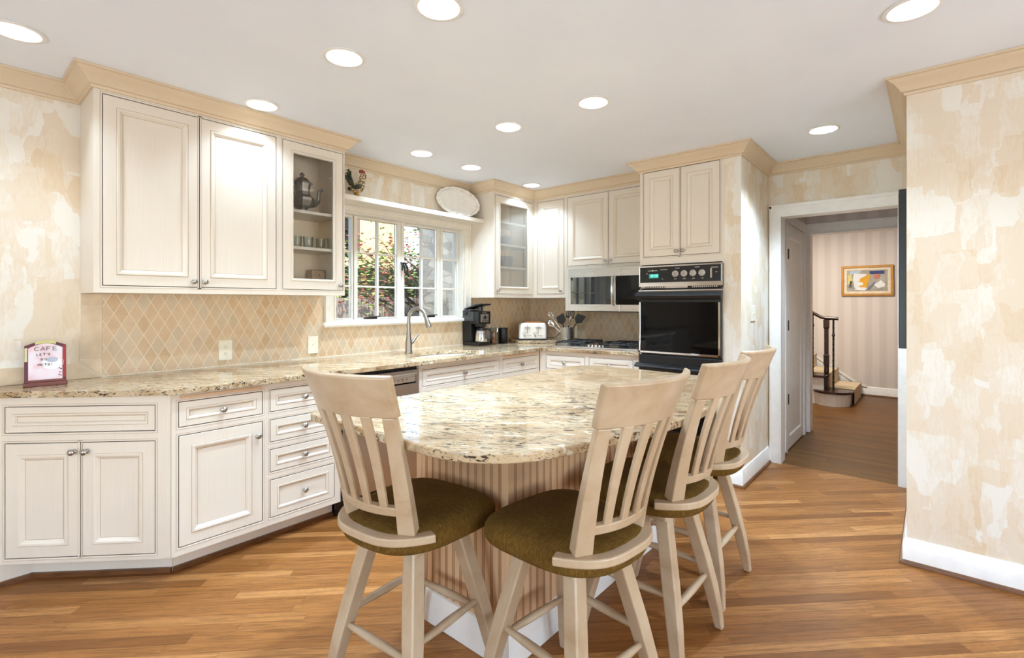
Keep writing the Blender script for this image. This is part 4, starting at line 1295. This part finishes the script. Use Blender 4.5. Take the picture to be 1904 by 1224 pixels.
m = MB(); m.tube([(.066, 0, .196), (.072, 0, .182), (.072, 0, .165), (.066, 0, .155)], [.010, .013, .012, .005], 10); m.build('wattle', red, t, smooth=60)
m = MB(); m.tube([(.070, 0, .200), (.084, 0, .197), (.092, 0, .190)], [.008, .005, .001], 8); m.build('beak', plain('ochre_beak', (196, 150, 70), .4), t, smooth=60)
for s in (-1, 1):
    m = MB(); m.tube([(.0, s * .016, .05), (.006, s * .018, .02), (.004, s * .018, .004)], [.014, .007, .005], 8)
    for d in (-.5, 0, .5):
        m.tube([(.004, s * .018, .005), (.026, s * .018 + d * .02, .004)], [.005, .003], 6)
    m.build('leg', plain('ochre_leg', (190, 140, 66), .4), t, smooth=60)
# platter, leaning on the wall
t = thing('platter', 'big white oval embossed platter leaning on the right end of the window shelf', 'platter', (3.145, 3.318, SHZ + .0005), R(-16))
tl = Matrix.Rotation(R(-12), 4, 'X') @ Matrix.Translation((0, 0, .145)) @ Matrix.Rotation(R(6), 4, 'Y')
def oval(k, y, wv=0.0):
    return [(.225 * k * math.cos(a) * (1 + wv * math.sin(18 * a)), y, .142 * k * math.sin(a) * (1 + wv * math.sin(18 * a))) for a in [2 * math.pi * j / 144 for j in range(144)]]
m = MB(); m.loft([oval(k, y, wv) for k, y, wv in ((.60, .022, 0), (.97, .012, .01), (1.0, -.002, .014), (.985, -.008, .014), (.93, -.004, .012), (.86, .002, .006), (.78, .001, .004), (.70, .006, 0), (.64, .012, 0), (.3, .013, 0), (.02, .013, 0))], 0, True, True, tl)
body = m.build('dish', 'ceramic', t, smooth=60)
m = MB()
for j in range(46):
    a = 2 * math.pi * j / 46 + random.uniform(-.05, .05)
    k = random.uniform(.83, .90); r = random.uniform(.006, .011)
    m.loft([[(.225 * k * math.cos(a) + r * q * math.cos(b), yy, .142 * k * math.sin(a) + r * .7 * q * math.sin(b)) for b in [2 * math.pi * i / 8 for i in range(8)]] for q, yy in ((1.0, .004), (.8, -.007), (.3, -.012))], 0, True, True, tl)
m.build('embossed_flowers', 'ceramic', body, smooth=60)

# ------------------------------------------------------------------ inside the left glass cabinet
t = thing('coffee_pot', 'tall pewter coffee pot with swan spout behind the glass door', 'coffee pot', (1.625, 3.275, 1.9305), 0)
def octo(r, z, k=8): return [(r * math.cos(2 * math.pi * (j + .5) / k), r * math.sin(2 * math.pi * (j + .5) / k), z) for j in range(k)]
m = MB(); m.loft([octo(r, z) for r, z in ((.045, 0), (.046, .006), (.030, .016), (.028, .028), (.060, .050), (.082, .085), (.080, .105), (.058, .125), (.050, .150), (.054, .190), (.058, .205))]); m.build('body', 'pewter', t, bevel=.002)
m = MB(); m.loft([octo(r, z) for r, z in ((.072, .2055), (.070, .212), (.052, .222), (.036, .240), (.014, .248), (.010, .256), (.018, .264), (.014, .272), (.002, .282))]); m.build('lid', 'pewter', t, bevel=.0015)
m = MB(); m.tube([(.060, 0, .072), (.095, 0, .078), (.115, 0, .10), (.118, 0, .135), (.122, 0, .17), (.145, 0, .188)], [.026, .019, .015, .013, .012, .014], 12); m.build('spout', 'pewter', t, smooth=50)
m = MB(); m.tube([(-.052, 0, .185), (-.095, 0, .195), (-.118, 0, .16), (-.112, 0, .10), (-.078, 0, .075)], [.007, .008, .008, .008, .007], 10); m.build('handle', 'pewter', t, smooth=50)
def tumbler(lab, x, y, z, r=.034, h=.082, grp='drinking glasses in the glass-door cabinet'):
    m = MB(); m.lathe([(r * .86, 0), (r * .88, .002), (r, h), (r * .96, h), (r * .83, .008), (.002, .008)], n=24, caps=False)
    tag(m.build('drinking_glass', 'tumbler', smooth=40, loc=(x, y, z)), lab, 'glass', grp)
for lab, x, y, z in (('short glass at the left on the middle shelf below the coffee pot', 1.585, 3.27, 1.6905), ('second clear glass from the left on the middle cabinet shelf', 1.655, 3.25, 1.6905), ('third clear glass on the middle cabinet shelf', 1.762, 3.28, 1.6905), ('clear glass at the right edge of the middle cabinet shelf', 1.822 - .02, 3.20, 1.6905),
                     ('left clear glass on the bottom shelf of the coffee pot cabinet', 1.640, 3.22, 1.3885), ('second clear glass on the bottom shelf of the coffee pot cabinet', 1.712, 3.25, 1.3885), ('clear glass in front of the brown box on the bottom shelf', 1.745, 3.18, 1.3885), ('rightmost clear glass on the bottom shelf of the coffee pot cabinet', 1.800, 3.21, 1.3885)):
    tumbler(lab, x, y, z, h=.082 if z > 1.5 else .095)
t = thing('coffee_box', 'brown lettered box behind the glasses on the bottom cabinet shelf', 'box', (1.775, 3.33, 1.3885), 0)
m = MB(); m.box(-.055, .05, 0, .07, 0, .165); m.build('carton', plain('kraft_board', (196, 160, 120), .7), t, bevel=.001)
m = MB(); m.ringrect(-.055, .05, 0, .165, .004, -.0015, -.0002); m.build('border', plain('brown_print', (120, 84, 56), .7), t)
m = MB(); write(m, 'NA', -.025, .120, .018, .014, .008, .0014, -.0012); m.build('lettering', plain('brown_ink', (110, 78, 54), .7), t)

# inside the corner glass cabinet
t = thing('tureen', 'lidded white tureen on the top shelf of the corner glass cabinet', 'tureen', (3.540, 3.285, 2.1155))
m = MB(); m.lathe([(.038, 0), (.040, .006), (.030, .014), (.062, .04), (.075, .065), (.072, .075)], n=28); m.build('bowl', 'ceramic', t, smooth=50)
m = MB(); m.lathe([(.076, .0755), (.066, .090), (.040, .108), (.014, .114), (.012, .122), (.018, .130), (.010, .138), (.002, .139)], n=28); m.build('lid', 'ceramic', t, smooth=50)
def dish(name, lab, cat, x, y, z, prof, mat, grp=None):
    m = MB(); m.lathe(prof, n=32)
    return tag(m.build(name, mat, smooth=45, loc=(x, y, z)), lab, cat, grp)
bowlp = [(.032, 0), (.034, .003), (.060, .028), (.070, .042), (.067, .042), (.056, .029), (.03, .007), (.002, .006)]
for gx, gy, side, n in ((3.565, 3.30, 'left', 5), (3.745, 3.29, 'right', 4)):
    for k in range(n):
        dish('bowl', 'blue-grey bowl in the %s stack on the second shelf of the corner cabinet' % side, 'bowl', gx, gy, 1.8955 + k * .0155, bowlp, 'blueware', '%s bowl stack in the corner cabinet' % side)
platep = [(.045, 0), (.047, .002), (.085, .010), (.092, .013), (.091, .0155), (.083, .0125), (.045, .006), (.002, .006)]
for k in range(11):
    dish('plate', 'blue-grey plate in the stack beside the pale green cup', 'plate', 3.735, 3.285, 1.6755 + k * .0095, platep, 'blueware', 'plate stack in the corner cabinet')
for k in range(4):
    dish('plate', 'blue-grey plate in the low stack on the bottom of the corner cabinet', 'plate', 3.72, 3.27, 1.3885 + k * .0095, platep, 'blueware', 'low plate stack in the corner cabinet')
dish('cup', 'pale green cup left of the plate stack in the corner cabinet', 'cup', 3.560, 3.23, 1.6755, [(.026, 0), (.027, .003), (.030, .05), (.042, .112), (.040, .112), (.028, .05), (.024, .006), (.002, .005)], 'greenware')
dish('small_bowl', 'dark small dish at the lower left of the corner glass cabinet', 'dish', 3.575, 3.24, 1.3885, [(.03, 0), (.032, .003), (.046, .05), (.043, .05), (.028, .008), (.002, .007)], 'blueware')

# ------------------------------------------------------------------ hall
t = thing('staircase', 'carpeted staircase with dark treads and newel post seen through the doorway', 'staircase', (0, 0, 0))
RISE, RUN, SY, SX0, SX1 = .187, .272, .795, 7.50, 8.585
for i in range(7):
    y0 = SY + RUN * i
    m = MB()
    if i == 0:
        pts = [(SX1, SY), (7.55, SY)] + [(7.55 - .17 * math.sin(a), SY + .185 - .185 * math.cos(a)) for a in [math.pi * k / 10 for k in range(1, 10)]] + [(7.55, SY + .37), (SX1, SY + .37)]
        m.prism(pts, 0.0005, RISE - .03); m.build('riser', 'trim', t)
        pts = [(SX1, SY - .03), (7.55, SY - .03)] + [(7.55 - .20 * math.sin(a), SY + .185 - .215 * math.cos(a)) for a in [math.pi * k / 10 for k in range(1, 10)]] + [(7.55, SY + .40), (SX1, SY + .40)]
        m = MB(); m.prism(pts, RISE - .0295, RISE); m.build('tread', 'darkwood', t, bevel=.006)
    else:
        m.box(SX0, SX1, y0, y0 + .02, RISE * i + .0005, RISE * (i + 1) - .03); m.box(SX0, SX0 + .02, y0 + .02, y0 + RUN, .0005, RISE * (i + 1) - .03); m.build('riser', 'trim', t)
        m = MB(); m.box(SX0 - .03, SX1, y0 - .03, y0 + RUN + .01, RISE * (i + 1) - .0295, RISE * (i + 1)); m.build('tread', 'darkwood', t, bevel=.006)
m = MB()
pr = []
for i in range(7):
    y0 = SY + RUN * i - .036
    pr += [(y0, RISE * i + (.001 if i == 0 else .006)), (y0, RISE * (i + 1) + .006)]
pr.append((SY + RUN * 7, RISE * 7 + .006))
m.loft([[(x, y, z) for y, z in pr] + [(x, y + .003, z - .004) for y, z in pr[::-1]] for x in (7.74, 8.50)]); m.build('carpet_runner', 'carpet', t)
m = MB(); s = RISE / RUN
m.loft([[(x, y, z) for y, z in ((.74, .0), (.74, .125), (.80, .14), (3.2, .14 + 2.4 * s + .0), (3.2, 1.4), (3.2, .0))] for x in (8.586, 8.599)]); m.build('skirt_board', 'trim', t)
m = MB(); m.loft([[(x, y, z) for y, z in ((.70, .125), (.80, .141), (3.2, .141 + 2.4 * s), (3.2, .19 + 2.4 * s), (.79, .175), (.70, .145))] for x in (8.572, 8.5855)]); m.build('skirt_cap', 'trim', t)
NX, NY = 7.55, 1.044
m = MB(); m.box(NX - .028, NX + .028, NY - .028, NY + .028, RISE + .0005, .36); m.lathe([(.03, .36), (.036, .37), (.024, .385), (.030, .42), (.026, .50)], (NX, NY, 0), 16); m.loft([[(NX + a * w, NY + b * w, z) for a, b in ((-1, -1), (1, -1), (1, 1), (-1, 1))] for w, z in ((.030, .50), (.030, .62), (.033, .63), (.024, .65), (.024, .98), (.032, 1.0), (.032, 1.10))])
m.build('newel_post', 'darkwood', t, bevel=.003)
m = MB(); m.tube([(NX, NY - .13, 1.115), (NX, NY, 1.12), (NX, NY + .06, 1.13), (NX, NY + .20, 1.215), (NX, NY + 1.7, 1.215 + 1.5 * s)], [.03, .033, .03, .028, .028], 12, 0, None, .7); m.build('handrail', 'darkwood', t, smooth=60)
for by, bz in ((.968, RISE), (1.20, RISE * 2), (1.40, RISE * 3)):
    m = MB(); tz = 1.10 if by < NY else 1.10 + (by - NY) * s
    m.tube([(NX, by, bz + .0005), (NX, by, tz)], .011, 8)
    for k in range(12):
        a0 = bz + (tz - bz) * (k + .5) / 13; m.lathe([(.011, -.012), (.015, 0), (.011, .012)], (NX, by, a0), 6)
    m.lathe([(.011, -.02), (.022, 0), (.011, .02)], (NX, by, bz + (tz - bz) * .78), 8); m.lathe([(.018, 0), (.012, .02)], (NX, by, bz + .001), 8)
    m.build('baluster', 'iron', t, smooth=50)
# picture
t = thing('framed_picture', 'abstract still-life in a gilt frame on the striped stair wall', 'picture', (8.599, .70, 1.636), Bz)
m = MB(); PW, PH = .60, .43
m.ringrect(-PW / 2, PW / 2, -PH / 2, PH / 2, .030, -.03, -.0005); m.build('frame', 'gold', t, bevel=.004)
m = MB(); m.box(-PW / 2 + .03, PW / 2 - .03, -.016, -.001, -PH / 2 + .03, PH / 2 - .03); m.build('mat_board', plain('cream_mat', (234, 218, 190), .7), t)
def shape(mb, pts, y): mb.loft([[(x, y, z) for x, z in pts], [(x, y + .0012, z) for x, z in pts]])
m = MB(); m.box(-.235, .235, -.0175, -.0165, -.15, .15)
pic = m.build('canvas', plain('grey_canvas', (172, 164, 152), .7, var=.06, scale=9), t)
for i, (col, pts) in enumerate((((176, 196, 210), [(-.20, .09), (-.06, .12), (-.08, .145), (-.20, .14)]), ((222, 206, 130), [(-.225, -.06), (-.17, .0), (-.18, .10), (-.225, .08)]), ((226, 226, 226), [(-.14, -.11), (.0, -.12), (.0, .09), (-.15, .11), (-.165, .02)]), ((44, 62, 116), [(.03, .085), (.20, .09), (.20, .135), (.03, .135)]),
                              ((226, 164, 28), [(-.09, -.05), (-.08, .03), (.045, .10), (.0, -.10), (-.09, -.09)]), ((240, 240, 238), [(-.07 + .028 * math.cos(2 * math.pi * k / 12), -.045 + .024 * math.sin(2 * math.pi * k / 12)) for k in range(12)]), ((198, 120, 96), [(.08, .02), (.14, .03), (.15, .09), (.09, .09)]),
                              ((238, 236, 234), [(.08, -.06), (.16, .0), (.21, -.05), (.20, -.09), (.13, -.11)]), ((110, 116, 132), [(.0, -.12), (.09, -.02), (.10, -.03), (.03, -.13)]), ((238, 238, 236), [(-.15, -.13), (-.02, -.14), (.0, -.11), (-.10, -.10)]))):
    m = MB(); shape(m, pts, -.0190 - .0004 * i); m.build('painted_shape', plain('canvas_paint', col, .6, var=.02), pic)
m = MB()
for dx in (-.025, -.008, .010):
    m.tube([(-.185 + dx * .2, -.0185, .0), (-.185 + dx, -.0185, -.10)], .003, 5)
m.build('drawn_lines', ink, pic)

# dark framed panel on the side of the right wall, seen edge on
t = thing('wall_board', 'black wall-mounted board seen edge on at the right door casing', 'board', (3.80, YR, 1.51), R(180))
m = MB(); m.box(-.36, .30, -.044, -.0005, -.445, .445); m.build('frame', 'black', t, bevel=.003)
m = MB(); m.box(-.34, .28, -.0455, -.0442, -.425, .425); m.build('panel', plain('dark_teal_board', (7, 13, 18), .5), t)

# ------------------------------------------------------------------ outside the window
gr = MB(); gr.box(-6, 24, YW + .2, 40, -1.0, -.6)
struct(gr.build('ground', plain('garden_soil', (120, 104, 80), .95, var=.1)))
t = thing('wooden_fence', 'weathered grey board fence below the hedge outside the window', 'fence', (0, 0, 0))
fm = m_wood('weathered_boards', (186, 172, 158), (142, 128, 116), (40, 40, 1.2), .9)
m = MB(); x = 2.0
while x < 9.0:
    h = 1.42 + random.uniform(-.02, .02); m.loft([[(x, y, -.62), (x + .135, y, -.62), (x + .135, y, h - .02), (x + .115, y, h), (x + .02, y, h), (x, y, h - .02)] for y in (7.6, 7.62)]); x += .142
m.build('boards', fm, t)
m = MB(); m.box(2, 9, 7.621, 7.66, .2, .29); m.box(2, 9, 7.621, 7.66, 1.0, 1.09); m.build('rails', fm, t)
def leaves(m, n, fn, size):
    for _ in range(n):
        p = fn(); s = size * random.uniform(.6, 1.3)
        q = Matrix.Translation(p) @ Matrix.Rotation(random.uniform(0, 6.28), 4, 'Z') @ Matrix.Rotation(random.uniform(-1.2, 1.2), 4, 'X')
        m.add([(-s * .5, 0, 0), (0, -s * .3, .0), (s * .6, 0, s * .08), (0, s * .3, 0)], [(0, 1, 2, 3)], 0, q)
G = random.gauss; U = random.uniform
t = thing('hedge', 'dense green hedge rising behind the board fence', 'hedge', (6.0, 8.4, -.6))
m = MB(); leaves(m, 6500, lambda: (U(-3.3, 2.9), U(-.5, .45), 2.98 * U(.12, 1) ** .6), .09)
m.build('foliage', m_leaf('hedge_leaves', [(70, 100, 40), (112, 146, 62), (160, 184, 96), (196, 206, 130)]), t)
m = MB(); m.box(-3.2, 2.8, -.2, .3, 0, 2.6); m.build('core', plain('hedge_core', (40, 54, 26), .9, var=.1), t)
t = thing('maple_tree', 'red and green leaved maple outside the right half of the window', 'tree', (5.75, 6.95, -.6))
br = plain('grey_bark', (112, 96, 82), .9, var=.1)
m = MB(); random.seed(11)
m.tube([(0, 0, 0), (.05, 0, .9), (-.05, .05, 1.7), (.1, 0, 2.6)], [.09, .07, .055, .03], 8)
ends = []
for k in range(26):
    z0 = U(1.1, 2.5); a = U(0, 6.28); L = U(.6, 1.5); e = (L * math.cos(a), L * math.sin(a) * .6, z0 + U(.1, 1.0))
    m.tube([(0, 0, z0), (e[0] * .4 + U(-.1, .1), e[1] * .4, z0 + (e[2] - z0) * .55), e], [.028, .018, .006], 6); ends.append(e)
    for _ in range(3):
        f = (e[0] + U(-.35, .35), e[1] + U(-.25, .25), e[2] + U(-.2, .35)); m.tube([(e[0] * .6, e[1] * .6, z0 + (e[2] - z0) * .7), f], [.010, .004], 5); ends.append(f)
m.build('trunk', br, t, smooth=60)
def near_end():
    e = random.choice(ends); return (e[0] + G(0, .17), e[1] + G(0, .15), e[2] + G(0, .15))
m = MB(); leaves(m, 1100, near_end, .07); m.build('red_foliage', m_leaf('red_leaves', [(150, 52, 44), (188, 84, 70), (206, 120, 96)]), t)
m = MB(); leaves(m, 1200, near_end, .075); m.build('green_foliage', m_leaf('green_leaves', [(120, 140, 56), (164, 176, 90), (200, 204, 120)]), t)
t = thing('bare_shrub', 'tangle of bare twigs in front of the board fence', 'shrub', (5.15, 6.55, -.6))
m = MB()
for k in range(60):
    a = U(0, 6.28); r = U(.2, .85); h = U(1.0, 1.9)
    p = (r * math.cos(a), r * .5 * math.sin(a), h)
    m.tube([(U(-.15, .15), U(-.1, .1), 0), (p[0] * .45 + U(-.1, .1), p[1] * .4, h * .55), p, (p[0] + U(-.35, .35), p[1], h + U(-.25, .1))], [.016, .012, .007, .003], 5)
m.build('twigs', plain('bare_twigs', (128, 110, 96), .9, var=.12), t)
t = thing('neighbour_house', 'peach stucco house with brown shutters far beyond the hedge', 'house', (7.0, 12.5, -.6))
m = MB(); m.box(-3, 2.2, 0, 3, 0, 7.5); m.build('walls', plain('peach_stucco', (226, 186, 144), .9, var=.03), t)
m = MB(); m.box(.62, .88, -.05, -.001, 3.2, 5.6); m.build('shutter', plain('brown_shutter', (120, 88, 78), .7), t)
m = MB(); m.box(-.3, .60, -.02, -.001, 3.2, 5.6); m.build('window_pane', 'blackglass', t)
t = thing('evergreen_tree', 'pale green tree far behind the maple', 'tree', (9.9, 10.2, -.6))
m = MB(); m.tube([(0, 0, 0), (0, 0, 4.5)], [.16, .06], 8); m.build('trunk', br, t)
m = MB(); leaves(m, 3200, lambda: (G(0, 1.1), G(0, .7), 3.3 + G(0, 1.1)), .13); m.build('foliage', m_leaf('pale_leaves', [(104, 132, 60), (160, 178, 96), (206, 210, 140)]), t)
t = thing('stone_wall', 'grey fieldstone wall seen through the right window panes', 'wall', (4.30, 5.3, -.6))
m = MB(); m.prism([(0, 0), (3.2, 0), (3.2, .5), (.75, .5)], 0, 4.2); m.build('masonry', m_stone(), t)
m = MB(); m.tube([(.90, -.09, .0), (.90, -.09, 4.0)], .075, 12)
tag(m.build('downspout', plain('white_pipe', (222, 226, 226), .5), smooth=60, loc=(4.30, 5.3, -.59)), 'white downspout running up the fieldstone wall', 'downspout')
